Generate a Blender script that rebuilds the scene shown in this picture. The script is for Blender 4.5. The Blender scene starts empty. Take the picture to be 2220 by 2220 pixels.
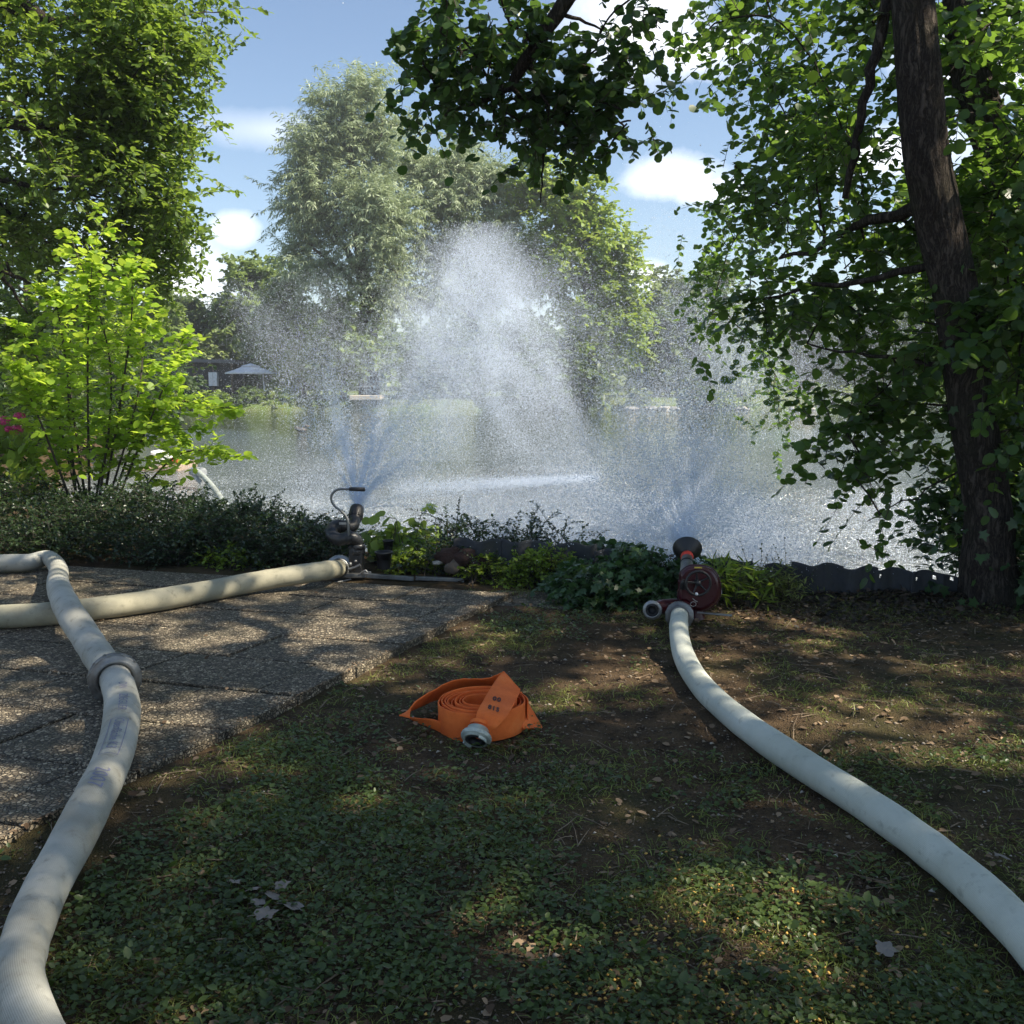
import bpy, math, random
import numpy as np
from mathutils import Vector, Matrix
RNG = np.random.default_rng(11)
random.seed(5)
SC = bpy.context.scene

# ---------------------------------------------------------------- camera
CAM_H, PITCH, HFOV = 1.42, math.radians(7.5), math.radians(55.0)
cam_d = bpy.data.cameras.new('camera'); cam = bpy.data.objects.new('camera', cam_d)
SC.collection.objects.link(cam); SC.camera = cam
cam.location = (0, 0, CAM_H); cam.rotation_euler = (math.pi/2 - PITCH, 0, 0)
cam_d.sensor_fit = 'HORIZONTAL'; cam_d.angle = HFOV
cam_d.clip_start = 0.05; cam_d.clip_end = 3000

# ---------------------------------------------------------------- sun and sky
SUN_AZ, SUN_EL = math.radians(106), math.radians(49)     # azimuth clockwise from +Y
sun_dir = Vector((math.sin(SUN_AZ)*math.cos(SUN_EL), math.cos(SUN_AZ)*math.cos(SUN_EL), math.sin(SUN_EL)))
sl = bpy.data.lights.new('sun', 'SUN'); sl.energy = 5.0; sl.angle = math.radians(0.53); sl.color = (1.0, 0.90, 0.74)
so = bpy.data.objects.new('sun', sl); SC.collection.objects.link(so)
so.rotation_euler = sun_dir.to_track_quat('Z', 'Y').to_euler()
SC.view_settings.view_transform = 'Standard'; SC.view_settings.look = 'None'
SC.view_settings.exposure = 1.0; SC.view_settings.gamma = 1.0; SC.view_settings.use_curve_mapping = False
try:
    cy = SC.cycles
    cy.use_denoising = True
    cy.max_bounces = 7; cy.diffuse_bounces = 3; cy.glossy_bounces = 3; cy.transmission_bounces = 4
    cy.transparent_max_bounces = 8; cy.volume_bounces = 0
    cy.sample_clamp_indirect = 6.0; cy.caustics_reflective = False; cy.caustics_refractive = False
    cy.blur_glossy = 0.5
except Exception:
    pass

class NT:
    """small helper for node trees"""
    def __init__(s, tree): s.t = tree; s.t.nodes.clear()
    def n(s, typ, ins=None, **kw):
        nd = s.t.nodes.new(typ)
        for k, v in kw.items(): setattr(nd, k, v)
        for k, v in (ins or {}).items():
            if isinstance(v, tuple) and len(v) == 2 and hasattr(v[0], 'outputs'):
                s.t.links.new(v[0].outputs[v[1]], nd.inputs[k])
            elif hasattr(v, 'outputs'):
                s.t.links.new(v.outputs[0], nd.inputs[k])
            else:
                nd.inputs[k].default_value = v
        return nd
    def math(s, op, a, b=0.0, c=0.0, clamp=False):
        return s.n('ShaderNodeMath', {0: a, 1: b, 2: c}, operation=op, use_clamp=clamp)
    def mix(s, f, a, b, mode='MIX'):
        m = s.n('ShaderNodeMixRGB', {0: f, 1: a, 2: b}, blend_type=mode); return m
    def ramp(s, f, stops):
        r = s.n('ShaderNodeValToRGB', {0: f}); e = r.color_ramp.elements
        while len(e) < len(stops): e.new(0.5)
        for i, (p, c) in enumerate(stops):
            e[i].position = p; e[i].color = c if len(c) == 4 else (*c, 1)
        return r
    def noise(s, vec, scale, detail=3, rough=0.55, dist=0.0):
        return s.n('ShaderNodeTexNoise', {'Vector': vec, 'Scale': scale, 'Detail': detail, 'Roughness': rough, 'Distortion': dist})

world = bpy.data.worlds.new('World'); SC.world = world; world.use_nodes = True
def build_world():
    q = NT(world.node_tree)
    sky = q.n('ShaderNodeTexSky', sky_type='NISHITA', sun_disc=False)
    sky.sun_elevation = SUN_EL; sky.sun_rotation = SUN_AZ
    sky.altitude = 200; sky.air_density = 1.0; sky.dust_density = 0.3; sky.ozone_density = 1.6
    tc = q.n('ShaderNodeTexCoord'); d = (tc, 'Generated')
    sep = q.n('ShaderNodeSeparateXYZ', {0: d})
    h = q.math('MAXIMUM', (sep, 2), 0.0)
    inv = q.math('DIVIDE', 1.0, q.math('ADD', h, 0.12))
    px = q.math('MULTIPLY', (sep, 0), inv); py = q.math('MULTIPLY', (sep, 1), inv)
    pl = q.n('ShaderNodeCombineXYZ', {0: px, 1: py, 2: 0.0})
    big = q.noise(pl, 0.9, 7, 0.58, 0.2)
    # fair-weather cumulus, in bands round the horizon and here and there overhead
    fine = q.noise(d, 9.0, 6, 0.6, 0.1)
    acc = q.n('ShaderNodeMapRange', {0: big, 1: 0.60, 2: 0.74, 3: 0.0, 4: 1.0})
    P_ = math.radians(7.5)
    f = 1110/math.tan(math.radians(27.5))
    def dirn(x, y):
        v = Vector(((x-1110)/f, math.cos(P_)+(1110-y)/f*math.sin(P_), -math.sin(P_)+(1110-y)/f*math.cos(P_))); return v.normalized()
    for (x, y, rx, rz) in ((1380, 60, .065, .04), (1490, 105, .05, .022), (1440, 390, .048, .018), (1530, 415, .035, .012), (400, 615, .038, .024),
                           (505, 500, .018, .012), (1400, 600, .03, .015), (330, 560, .05, .03), (620, 285, .06, .012), (1900, 330, .06, .02), (2130, 120, .06, .03)):
        c = dirn(x, y)
        sub = q.n('ShaderNodeVectorMath', {0: d, 1: c}, operation='SUBTRACT')
        scl = q.n('ShaderNodeVectorMath', {0: sub, 1: (1/rx, 1/rx, 1/rz)}, operation='MULTIPLY')
        ln = q.n('ShaderNodeVectorMath', {0: scl}, operation='LENGTH')
        edge = q.math('ADD', (ln, 'Value'), q.math('MULTIPLY', q.math('SUBTRACT', fine, 0.5), 2.6))
        amp = 0.35 if y == 285 else 1.0
        m = q.n('ShaderNodeMapRange', {0: edge, 1: 1.45, 2: 0.15, 3: 0.0, 4: amp})
        acc = q.math('MAXIMUM', acc, m)
    colc = q.mix(q.n('ShaderNodeMapRange', {0: fine, 1: 0.3, 2: 0.7, 3: 0.0, 4: 1.0}), (8.4, 8.8, 9.8, 1), (13.0, 12.9, 12.7, 1))
    skyc = q.mix(1.0, sky, (1.03, 1.0, .98, 1), 'MULTIPLY')
    out = q.mix(acc, skyc, colc)
    bg = q.n('ShaderNodeBackground', {'Color': out, 'Strength': 0.09})
    q.n('ShaderNodeOutputWorld', {'Surface': bg})
build_world()

# ---------------------------------------------------------------- helpers
FPX = 1110/math.tan(HFOV/2)
def ray(px, py):
    x = (px-1110)/FPX; y = (1110-py)/FPX
    return np.array((x, math.cos(PITCH)+y*math.sin(PITCH), -math.sin(PITCH)+y*math.cos(PITCH)))
def gp(px, py, z=0.0):                      # point at height z
    d = ray(px, py); t = (z-CAM_H)/d[2]; return np.array((d[0]*t, d[1]*t, z))
def pd(px, py, Y):                          # point at distance Y
    d = ray(px, py); t = Y/d[1]; return np.array((d[0]*t, Y, CAM_H+d[2]*t))

def link(o, parent=None):
    SC.collection.objects.link(o)
    if parent is not None: o.parent = parent
    return o
def wloc(o):
    v = Vector((0, 0, 0))
    while o is not None: v += o.location; o = o.parent
    return v
def tag(o, label=None, cat=None, group=None, kind=None):
    for k, v in (('label', label), ('category', cat), ('group', group), ('kind', kind)):
        if v: o[k] = v
    return o
def thing(name, label, cat, loc=(0, 0, 0), group=None):
    o = bpy.data.objects.new(name, None); o.empty_display_size = 0.2
    o.location = loc; link(o); return tag(o, label, cat, group)

def fast_mesh(name, V, F, fattr=None, smooth=False):
    """V (n,3), F (m,k) uniform polygon size"""
    V = np.ascontiguousarray(V, np.float32); F = np.ascontiguousarray(F, np.int32)
    me = bpy.data.meshes.new(name); m, k = F.shape
    me.vertices.add(len(V)); me.vertices.foreach_set('co', V.ravel())
    me.loops.add(m*k); me.loops.foreach_set('vertex_index', F.ravel())
    me.polygons.add(m)
    me.polygons.foreach_set('loop_start', np.arange(0, m*k, k, dtype=np.int32))
    try: me.polygons.foreach_set('loop_total', np.full(m, k, np.int32))
    except Exception: pass
    if smooth: me.polygons.foreach_set('use_smooth', np.ones(m, bool))
    if fattr is not None:
        a = me.attributes.new('tint', 'FLOAT', 'FACE'); a.data.foreach_set('value', np.ascontiguousarray(fattr, np.float32))
    me.update(calc_edges=True)
    return me
def mesh_obj(name, me, mat, parent=None):
    o = bpy.data.objects.new(name, me)
    if mat is not None: me.materials.append(mat)
    if parent is not None:
        w = wloc(parent)
        if w.length > 1e-9: me.transform(Matrix.Translation(-w))
    return link(o, parent)

class MB:
    """mesh builder: collects pieces, makes one object; two material slots possible"""
    def __init__(s): s.V = []; s.F = []; s.S = []; s.n = 0
    def add(s, V, F, smooth=True):
        V = np.asarray(V, float).reshape(-1, 3)
        for f in F: s.F.append([int(i)+s.n for i in f]); s.S.append(smooth)
        s.V.append(V); s.n += len(V); return s
    def tube(s, pts, rad, sides=16, cap=True, smooth=True, squash=None):
        pts = np.asarray(pts, float); n = len(pts)
        rad = np.broadcast_to(np.asarray(rad, float), (n,))
        T = np.gradient(pts, axis=0); T /= np.linalg.norm(T, axis=1)[:, None]+1e-12
        up = np.array((0, 0, 1.0)) if abs(T[0][2]) < .9 else np.array((1.0, 0, 0))
        V = []; nrm = np.cross(T[0], up); nrm /= np.linalg.norm(nrm)
        a = np.linspace(0, 2*np.pi, sides, endpoint=False)
        for i in range(n):
            nrm = nrm - T[i]*nrm.dot(T[i]); nrm /= np.linalg.norm(nrm)+1e-12
            b = np.cross(T[i], nrm)
            V.append(pts[i]+rad[i]*(np.cos(a)[:, None]*nrm+np.sin(a)[:, None]*b))
        V = np.concatenate(V); F = []
        for i in range(n-1):
            for j in range(sides):
                k = (j+1) % sides
                F.append((i*sides+j, i*sides+k, (i+1)*sides+k, (i+1)*sides+j))
        s.add(V, F, smooth)
        if cap:
            s.add(V[:sides], [list(range(sides))[::-1]], False); s.add(V[-sides:], [list(range(sides))], False)
        return s
    def lathe(s, prof, origin=(0, 0, 0), axis=(0, 0, 1), sides=32, smooth=True, close=False):
        """prof: list of (radius, height along axis)"""
        ax = Vector(axis).normalized(); q = ax.to_track_quat('Z', 'Y').to_matrix()
        q = np.array(q); o = np.asarray(origin, float); V = []
        a = np.linspace(0, 2*np.pi, sides, endpoint=False)
        for r, h in prof:
            loc = np.stack([np.cos(a)*r, np.sin(a)*r, np.full(sides, h)], 1); V.append(loc@q.T+o)
        n = len(prof); F = []
        for i in range(n-1 if not close else n):
            i2 = (i+1) % n
            for j in range(sides):
                k = (j+1) % sides; F.append((i*sides+j, i*sides+k, i2*sides+k, i2*sides+j))
        return s.add(np.concatenate(V), F, smooth)
    def box(s, c, size, R=None, bev=0.0):
        c = np.asarray(c, float); h = np.asarray(size, float)/2
        if bev <= 0:
            V = np.array([(x, y, z) for x in (-1, 1) for y in (-1, 1) for z in (-1, 1)])*h
            F = [(0, 1, 3, 2), (4, 6, 7, 5), (0, 4, 5, 1), (2, 3, 7, 6), (0, 2, 6, 4), (1, 5, 7, 3)]
        else:
            import bmesh
            bm = bmesh.new(); bmesh.ops.create_cube(bm, size=1.0)
            for v in bm.verts: v.co = Vector((v.co.x*h[0]*2, v.co.y*h[1]*2, v.co.z*h[2]*2))
            bmesh.ops.bevel(bm, geom=bm.edges[:], offset=bev, segments=2, affect='EDGES', profile=0.5)
            bm.verts.index_update(); V = np.array([v.co[:] for v in bm.verts]); F = [[v.index for v in f.verts] for f in bm.faces]; bm.free()
        if R is not None: V = V@np.array(R).T
        return s.add(V+c, F, False)
    def mesh(s, name='m'):
        me = bpy.data.meshes.new(name); V = np.concatenate(s.V)
        me.from_pydata(V.tolist(), [], s.F); me.polygons.foreach_set('use_smooth', s.S); me.update(); return me
    def build(s, name, mat, parent=None): return mesh_obj(name, s.mesh(name), mat, parent)

def spline(P, n=8):
    """Catmull-Rom through P"""
    P = np.asarray(P, float); Q = np.vstack([2*P[0]-P[1], P, 2*P[-1]-P[-2]]); out = []
    for i in range(1, len(Q)-2):
        t = np.linspace(0, 1, n, endpoint=False)[:, None]
        a, b, c, d = Q[i-1], Q[i], Q[i+1], Q[i+2]
        out.append(0.5*((2*b)+(-a+c)*t+(2*a-5*b+4*c-d)*t**2+(-a+3*b-3*c+d)*t**3))
    out.append(P[-1][None]); return np.concatenate(out)

def hash2(ix, iy, seed):
    h = (ix.astype(np.int64)*374761393+iy.astype(np.int64)*668265263+seed*974711) & 0x7fffffff
    h = ((h ^ (h >> 13))*1274126177) & 0x7fffffff
    return ((h ^ (h >> 16)) & 0xffff)/65535.0
def vnoise(x, y, seed=0):
    ix = np.floor(x).astype(np.int64); iy = np.floor(y).astype(np.int64); fx = x-ix; fy = y-iy
    fx = fx*fx*(3-2*fx); fy = fy*fy*(3-2*fy)
    return ((hash2(ix, iy, seed)*(1-fx)+hash2(ix+1, iy, seed)*fx)*(1-fy) + (hash2(ix, iy+1, seed)*(1-fx)+hash2(ix+1, iy+1, seed)*fx)*fy)
def fbm(x, y, seed=0, o=4):
    r = 0; a = .5; t = 0
    for i in range(o): r = r+a*vnoise(x*2**i, y*2**i, seed+i*17); t += a; a *= .5
    return r/t

# ---------------------------------------------------------------- materials
def new_mat(name):
    m = bpy.data.materials.new(name); m.use_nodes = True; return m, NT(m.node_tree)
def out_surf(q, sh): q.n('ShaderNodeOutputMaterial', {'Surface': sh})
def c4(c): return (*c, 1) if len(c) == 3 else c
def pmat(name, col, rough=.5, metal=0.0, var=.25, scale=20, bump=.15, bscale=None, dirt=None, spec=.5, dirtscale=6, coord='Object'):
    """painted / metal / plastic with mottling, wear and fine relief"""
    m, q = new_mat(name); tc = (q.n('ShaderNodeTexCoord'), coord)
    n1 = q.noise(tc, scale, 5, .6)
    dark = tuple(c*(1-var) for c in col); lite = tuple(min(1, c*(1+var)) for c in col)
    cc = q.ramp(n1, [(.3, dark), (.7, lite)])
    if dirt:
        n2 = q.noise(tc, dirtscale, 6, .65)
        cc = q.mix(q.n('ShaderNodeMapRange', {0: n2, 1: .5, 2: .68, 3: 0, 4: .8}), cc, c4(dirt))
    rr = q.n('ShaderNodeMapRange', {0: n1, 1: .3, 2: .7, 3: max(.03, rough-.1), 4: min(1, rough+.12)})
    b = q.n('ShaderNodeBump', {'Height': q.noise(tc, bscale or scale*6, 3), 'Strength': bump, 'Distance': .01})
    p = q.n('ShaderNodeBsdfPrincipled', {'Base Color': cc, 'Roughness': rr, 'Metallic': metal, 'Specular IOR Level': spec, 'Normal': b})
    out_surf(q, p); return m

def leaf_mat(name, dark, light, trans, tfac=.35, rough=.45, spec=.35):
    """colour differs from leaf to leaf; light passes through"""
    m, q = new_mat(name)
    at = q.n('ShaderNodeAttribute', attribute_name='tint')
    c = q.ramp((at, 'Fac'), [(0, dark), (.6, light), (1, tuple(min(1, x*1.25) for x in light))])
    p = q.n('ShaderNodeBsdfPrincipled', {'Base Color': c, 'Roughness': rough, 'Specular IOR Level': spec})
    tcol = q.mix((at, 'Fac'), c4(tuple(x*.75 for x in trans)), c4(trans))
    t = q.n('ShaderNodeBsdfTranslucent', {'Color': tcol})
    out_surf(q, q.n('ShaderNodeMixShader', {0: tfac, 1: p, 2: t})); return m

def bark_mat(name, a, b, scale=9, strength=.8):
    """long vertical ridges split by dark fissures"""
    m, q = new_mat(name); tc = (q.n('ShaderNodeTexCoord'), 'Object')
    mp = q.n('ShaderNodeMapping', {'Vector': tc, 'Scale': (1, 1, .13)})
    wob = q.noise(tc, scale*.5, 3); mv = q.n('ShaderNodeVectorMath', {0: mp, 1: q.n('ShaderNodeVectorMath', {0: (wob, 'Color'), 1: (.10, .10, .02)}, operation='MULTIPLY')}, operation='ADD')
    r1 = q.noise(mv, scale*3.2, 5, .7); r2 = q.noise(tc, scale*7, 5, .65)
    rid = q.math('ABSOLUTE', q.math('SUBTRACT', r1, .5))
    hgt = q.math('ADD', q.math('MULTIPLY', q.math('MINIMUM', rid, .12), 4.5), q.math('MULTIPLY', r2, .35))
    cc = q.ramp(hgt, [(.10, a), (.32, tuple((x+y)*.4 for x, y in zip(a, b))), (.7, b)])
    moss = q.noise(tc, 1.7, 5, .6)
    cc = q.mix(q.n('ShaderNodeMapRange', {0: moss, 1: .5, 2: .72, 3: 0, 4: .6}), cc, (.045, .048, .028, 1))
    bp = q.n('ShaderNodeBump', {'Height': hgt, 'Strength': strength, 'Distance': .03})
    out_surf(q, q.n('ShaderNodeBsdfPrincipled', {'Base Color': cc, 'Roughness': .9, 'Specular IOR Level': .12, 'Normal': bp})); return m

def ground_mat(name, dry, dark, green, gfac=.4):
    m, q = new_mat(name); tc = (q.n('ShaderNodeTexCoord'), 'Object')
    big = q.noise(tc, .9, 6, .6); mid = q.noise(tc, 7, 6, .65); fin = q.noise(tc, 90, 5, .7)
    cc = q.ramp(mid, [(.3, dark), (.55, dry), (.8, tuple(x*1.3 for x in dry))])
    grain = q.n('ShaderNodeTexVoronoi', {'Vector': tc, 'Scale': 160.0}, feature='F1')
    cc = q.mix(q.n('ShaderNodeMapRange', {0: (grain, 'Color'), 1: 0, 2: 1, 3: 0, 4: .5}), cc, c4(tuple(x*.45 for x in dark)))
    cc = q.mix(q.n('ShaderNodeMapRange', {0: fin, 1: .55, 2: .75, 3: 0, 4: .55}), cc, c4(tuple(min(1, x*1.7) for x in dry)))
    cc = q.mix(q.n('ShaderNodeMapRange', {0: big, 1: .48, 2: .62, 3: 0, 4: gfac}), cc, c4(green))
    hh = q.math('ADD', q.math('MULTIPLY', mid, 1.2), q.math('ADD', q.math('MULTIPLY', fin, .5), q.math('MULTIPLY', (grain, 'Distance'), .5)))
    bp = q.n('ShaderNodeBump', {'Height': hh, 'Strength': .9, 'Distance': .02})
    out_surf(q, q.n('ShaderNodeBsdfPrincipled', {'Base Color': cc, 'Roughness': .95, 'Specular IOR Level': .15, 'Normal': bp})); return m

def slab_mat():
    m, q = new_mat('exposed_aggregate'); tc = (q.n('ShaderNodeTexCoord'), 'Object')
    v = q.n('ShaderNodeTexVoronoi', {'Vector': tc, 'Scale': 64.0, 'Randomness': 1.0}, feature='F1')
    e = q.n('ShaderNodeTexVoronoi', {'Vector': tc, 'Scale': 64.0, 'Randomness': 1.0}, feature='DISTANCE_TO_EDGE')
    rnd = q.n('ShaderNodeSeparateColor', {0: (v, 'Color')})
    peb = q.ramp((rnd, 0), [(0, (.085, .068, .045)), (.35, (.17, .138, .094)), (.7, (.27, .222, .152)), (1, (.50, .425, .30))])
    edge = q.n('ShaderNodeMapRange', {0: (e, 'Distance'), 1: .02, 2: .16, 3: 0, 4: 1})
    cc = q.mix(edge, (.05, .042, .032, 1), peb)
    st = q.noise(tc, 3.2, 6, .65)
    cc = q.mix(q.n('ShaderNodeMapRange', {0: st, 1: .48, 2: .72, 3: 0, 4: .55}), cc, (.075, .075, .05, 1))
    wet = q.noise(tc, 1.1, 3, .5)
    cc = q.mix(q.n('ShaderNodeMapRange', {0: wet, 1: .58, 2: .7, 3: 0, 4: .35}), cc, (.05, .05, .05, 1))
    bp = q.n('ShaderNodeBump', {'Height': edge, 'Strength': .9, 'Distance': .008})
    out_surf(q, q.n('ShaderNodeBsdfPrincipled', {'Base Color': cc, 'Roughness': .75, 'Specular IOR Level': .35, 'Normal': bp})); return m

def water_mat():
    m, q = new_mat('lake_water'); tc = (q.n('ShaderNodeTexCoord'), 'Object')
    mp = q.n('ShaderNodeMapping', {'Vector': tc, 'Scale': (1.0, 1.5, 1)})
    # fine ripples near the hoses where the spray lands, calmer further out
    a = q.noise(mp, 1.6, 4, .55, .3); b = q.noise(mp, 7.0, 4, .6, .4); c = q.noise(mp, 30.0, 3, .6)
    sp = q.n('ShaderNodeSeparateXYZ', {0: tc})
    near = q.n('ShaderNodeMapRange', {0: (sp, 1), 1: 14.0, 2: 42.0, 3: 1.0, 4: .06})
    patch = q.n('ShaderNodeMapRange', {0: q.noise(tc, .09, 3, .5), 1: .35, 2: .7, 3: .5, 4: 1.4})
    hh = q.math('ADD', q.math('MULTIPLY', a, .7), q.math('ADD', q.math('MULTIPLY', b, .30), q.math('MULTIPLY', c, q.math('MULTIPLY', near, .16))))
    bp = q.n('ShaderNodeBump', {'Height': hh, 'Strength': q.math('MULTIPLY', q.math('MULTIPLY', near, patch), 1.0), 'Distance': .42})
    # bubbles under the spray, painted pale to give the near water silvery glitter
    mf = q.n('ShaderNodeMapping', {'Vector': tc, 'Scale': (9.0, 3.6, 1)})
    fl = q.noise(mf, 2.2, 5, .7); area = q.noise(tc, .35, 3, .5)
    thr = q.math('SUBTRACT', .74, q.math('MULTIPLY', q.math('MULTIPLY', near, area), .34))
    foam_glints = q.math('MULTIPLY', q.math('GREATER_THAN', fl, thr), q.math('MINIMUM', q.math('MULTIPLY', near, 1.3), 1.0))
    turbid_sheen = q.mix(near, (.035, .045, .035, 1), (.13, .15, .155, 1))  # milky near tone, also carrying the water's silvery sheen in its colour
    wc_ = q.mix(q.math('MULTIPLY', foam_glints, .85), turbid_sheen, (.72, .78, .84, 1))
    p = q.n('ShaderNodeBsdfPrincipled', {'Base Color': wc_, 'Roughness': q.n('ShaderNodeMapRange', {0: near, 1: .1, 2: 1, 3: .035, 4: .12}), 'IOR': 1.5, 'Specular IOR Level': 1.0, 'Normal': bp})
    out_surf(q, p); return m

M = {}
M['leaf_shore'] = leaf_mat('dark_shore_leaf', (.02, .036, .016), (.055, .09, .036), (.14, .22, .06), .28)  # darker leaf tone for the trees on the left shore
M['ground'] = ground_mat('trodden_earth', (.135, .090, .050), (.030, .021, .014), (.050, .055, .018), .6)
M['bank'] = ground_mat('bank_grass', (.17, .20, .07), (.06, .075, .03), (.13, .20, .05), .8)
M['slab'] = slab_mat(); M['water'] = water_mat()
M['bark'] = bark_mat('alder_bark', (.018, .014, .012), (.10, .082, .068), 9)
M['bark_far'] = bark_mat('grey_bark', (.05, .045, .035), (.16, .14, .11), 3, .5)
M['twig'] = pmat('twig_bark', (.055, .042, .032), .8, scale=40)
M['stem_green'] = pmat('green_stem', (.10, .12, .04), .7)
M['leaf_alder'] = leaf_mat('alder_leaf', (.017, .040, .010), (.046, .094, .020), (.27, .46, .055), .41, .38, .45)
M['leaf_bough'] = leaf_mat('shaded_alder_leaf', (.014, .034, .010), (.036, .075, .020), (.17, .31, .05), .36, .38, .4)  # darker copy of the alder leaf; backlit shade is put into its colour
M['leaf_left'] = leaf_mat('hornbeam_leaf', (.035, .065, .014), (.105, .165, .034), (.40, .58, .07), .4, .42, .5)
M['leaf_lime'] = leaf_mat('hazel_leaf', (.075, .14, .018), (.24, .37, .038), (.70, .92, .09), .5, .45, .4)
M['leaf_willow'] = leaf_mat('willow_leaf', (.15, .20, .11), (.38, .45, .29), (.46, .56, .28), .32, .5, .5)
M['leaf_maple'] = leaf_mat('maple_leaf', (.10, .16, .03), (.24, .34, .06), (.52, .66, .12), .38)
M['leaf_mid'] = leaf_mat('mixed_wood_leaf', (.08, .13, .04), (.20, .27, .09), (.42, .55, .14), .36)
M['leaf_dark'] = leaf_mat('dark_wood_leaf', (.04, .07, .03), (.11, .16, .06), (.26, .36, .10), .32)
M['leaf_pale'] = leaf_mat('pale_bush_leaf', (.10, .14, .05), (.24, .30, .11), (.4, .5, .16), .3)
M['leaf_hedge'] = leaf_mat('cotoneaster_leaf', (.010, .022, .010), (.035, .060, .022), (.12, .22, .05), .22, .35, .55)
M['leaf_spirea'] = leaf_mat('spirea_leaf', (.06, .10, .015), (.17, .25, .03), (.45, .6, .06), .4)
M['leaf_ivy'] = leaf_mat('ivy_leaf', (.018, .045, .015), (.05, .10, .035), (.14, .30, .06), .25, .4, .5)
M['leaf_cover'] = leaf_mat('ground_cover_leaf', (.015, .030, .008), (.060, .095, .020), (.26, .36, .05), .25, .42, .5)
M['grass'] = leaf_mat('grass_blade', (.06, .085, .015), (.22, .24, .06), (.3, .4, .08), .3, .5, .4)
M['dead'] = leaf_mat('dead_leaf', (.08, .05, .03), (.30, .21, .13), (.3, .2, .1), .15, .8, .2)
M['dead_grey'] = leaf_mat('grey_dead_leaf', (.24, .21, .18), (.42, .38, .34), (.2, .18, .15), .08, .85, .2)
M['corn'] = pmat('maize', (.62, .36, .08), .5, var=.3, scale=60)
M['hose'] = None
def hose_mat(name, col, stain, sscale):
    m, q = new_mat(name); tc = (q.n('ShaderNodeTexCoord'), 'Object')
    n1 = q.noise(tc, sscale, 6, .65); n2 = q.noise(tc, 24, 5, .6)
    cc = q.mix(q.n('ShaderNodeMapRange', {0: n1, 1: .40, 2: .66, 3: 0, 4: .8}), c4(col), c4(stain))
    cc = q.mix(q.n('ShaderNodeMapRange', {0: n2, 1: .58, 2: .72, 3: 0, 4: .5}), cc, c4(tuple(x*.55 for x in stain)))
    uv = (q.n('ShaderNodeUVMap'), 'UV')
    sx = q.n('ShaderNodeSeparateXYZ', {0: uv})
    rib = q.math('ADD', q.math('SINE', q.math('MULTIPLY', (sx, 1), 2400.0)), q.math('MULTIPLY', q.math('SINE', q.math('MULTIPLY', (sx, 0), 500.0)), .6))
    bp = q.n('ShaderNodeBump', {'Height': q.math('ADD', rib, q.math('MULTIPLY', n2, 3.0)), 'Strength': .32, 'Distance': .003})
    out_surf(q, q.n('ShaderNodeBsdfPrincipled', {'Base Color': cc, 'Roughness': .62, 'Specular IOR Level': .35, 'Normal': bp})); return m
M['hoseA'] = hose_mat('hose_grey_white', (.46, .455, .40), (.25, .24, .19), 3.0)
M['hoseB'] = hose_mat('hose_dirty_beige', (.42, .39, .28), (.22, .21, .15), 3.5)
M['hoseR'] = hose_mat('hose_mint_white', (.62, .64, .56), (.42, .44, .36), 2.2)
M['alu'] = pmat('worn_aluminium', (.36, .36, .35), .42, .75, .2, 30, .2, dirt=(.18, .17, .15))
M['steel'] = pmat('dull_steel', (.22, .225, .22), .45, .8, .2, 30, .2, dirt=(.12, .11, .10))
M['black'] = pmat('black_plastic', (.015, .015, .016), .45, 0, .3, 20, .2)
M['gunmetal'] = pmat('anthracite_paint', (.018, .019, .021), .42, .1, .2, 14, .2, dirt=(.04, .037, .033))
M['maroon'] = pmat('dark_red_paint', (.050, .006, .011), .33, 0, .25, 12, .15, dirt=(.045, .02, .018))
M['red'] = pmat('red_paint', (.62, .045, .025), .35, 0, .15, 20)
M['white'] = pmat('white_paint', (.78, .78, .78), .5, 0, .08, 12, dirt=(.5, .48, .44))
M['edging'] = pmat('fibre_cement', (.040, .043, .048), .8, 0, .35, 7, .4, dirt=(.035, .04, .03))
M['ink'] = pmat('black_ink', (.03, .02, .02), .7, var=.1)
M['ink_blue'] = pmat('faded_blue_ink', (.22, .22, .30), .7, var=.2)
M['pot'] = pmat('rusty_clay', (.048, .021, .014), .85, 0, .6, 14, .8, dirt=(.03, .022, .018), dirtscale=9)
M['alu_green'] = pmat('greenish_alloy', (.46, .50, .44), .5, .35, .2, 30, .2, dirt=(.2, .2, .16))
M['wood'] = pmat('old_wood', (.13, .10, .075), .85, 0, .3, 14, .4)
M['stone'] = pmat('grey_stone', (.36, .34, .30), .85, 0, .35, 6, .5)
def orange_mat():
    m, q = new_mat('orange_woven_hose'); tc = (q.n('ShaderNodeTexCoord'), 'Object')
    n1 = q.noise(tc, 9, 5, .6); n2 = q.noise(tc, 45, 4, .6)
    cc = q.ramp(n1, [(.3, (.72, .12, .02)), (.6, (.90, .19, .035)), (.8, (.92, .26, .07))])
    cc = q.mix(q.n('ShaderNodeMapRange', {0: n2, 1: .6, 2: .78, 3: 0, 4: .3}), cc, (.36, .07, .02, 1))
    wv = q.n('ShaderNodeTexVoronoi', {'Vector': tc, 'Scale': 700.0})
    bp = q.n('ShaderNodeBump', {'Height': (wv, 'Distance'), 'Strength': .25, 'Distance': .002})
    out_surf(q, q.n('ShaderNodeBsdfPrincipled', {'Base Color': cc, 'Roughness': .72, 'Specular IOR Level': .3, 'Normal': bp})); return m
M['orange'] = orange_mat()
def spray_mat():
    m, q = new_mat('water_droplets')
    d = q.n('ShaderNodeBsdfDiffuse', {'Color': (.80, .87, .97, 1)})
    t = q.n('ShaderNodeBsdfTranslucent', {'Color': (.80, .87, .97, 1)})
    out_surf(q, q.n('ShaderNodeMixShader', {0: .5, 1: d, 2: t})); return m
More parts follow.
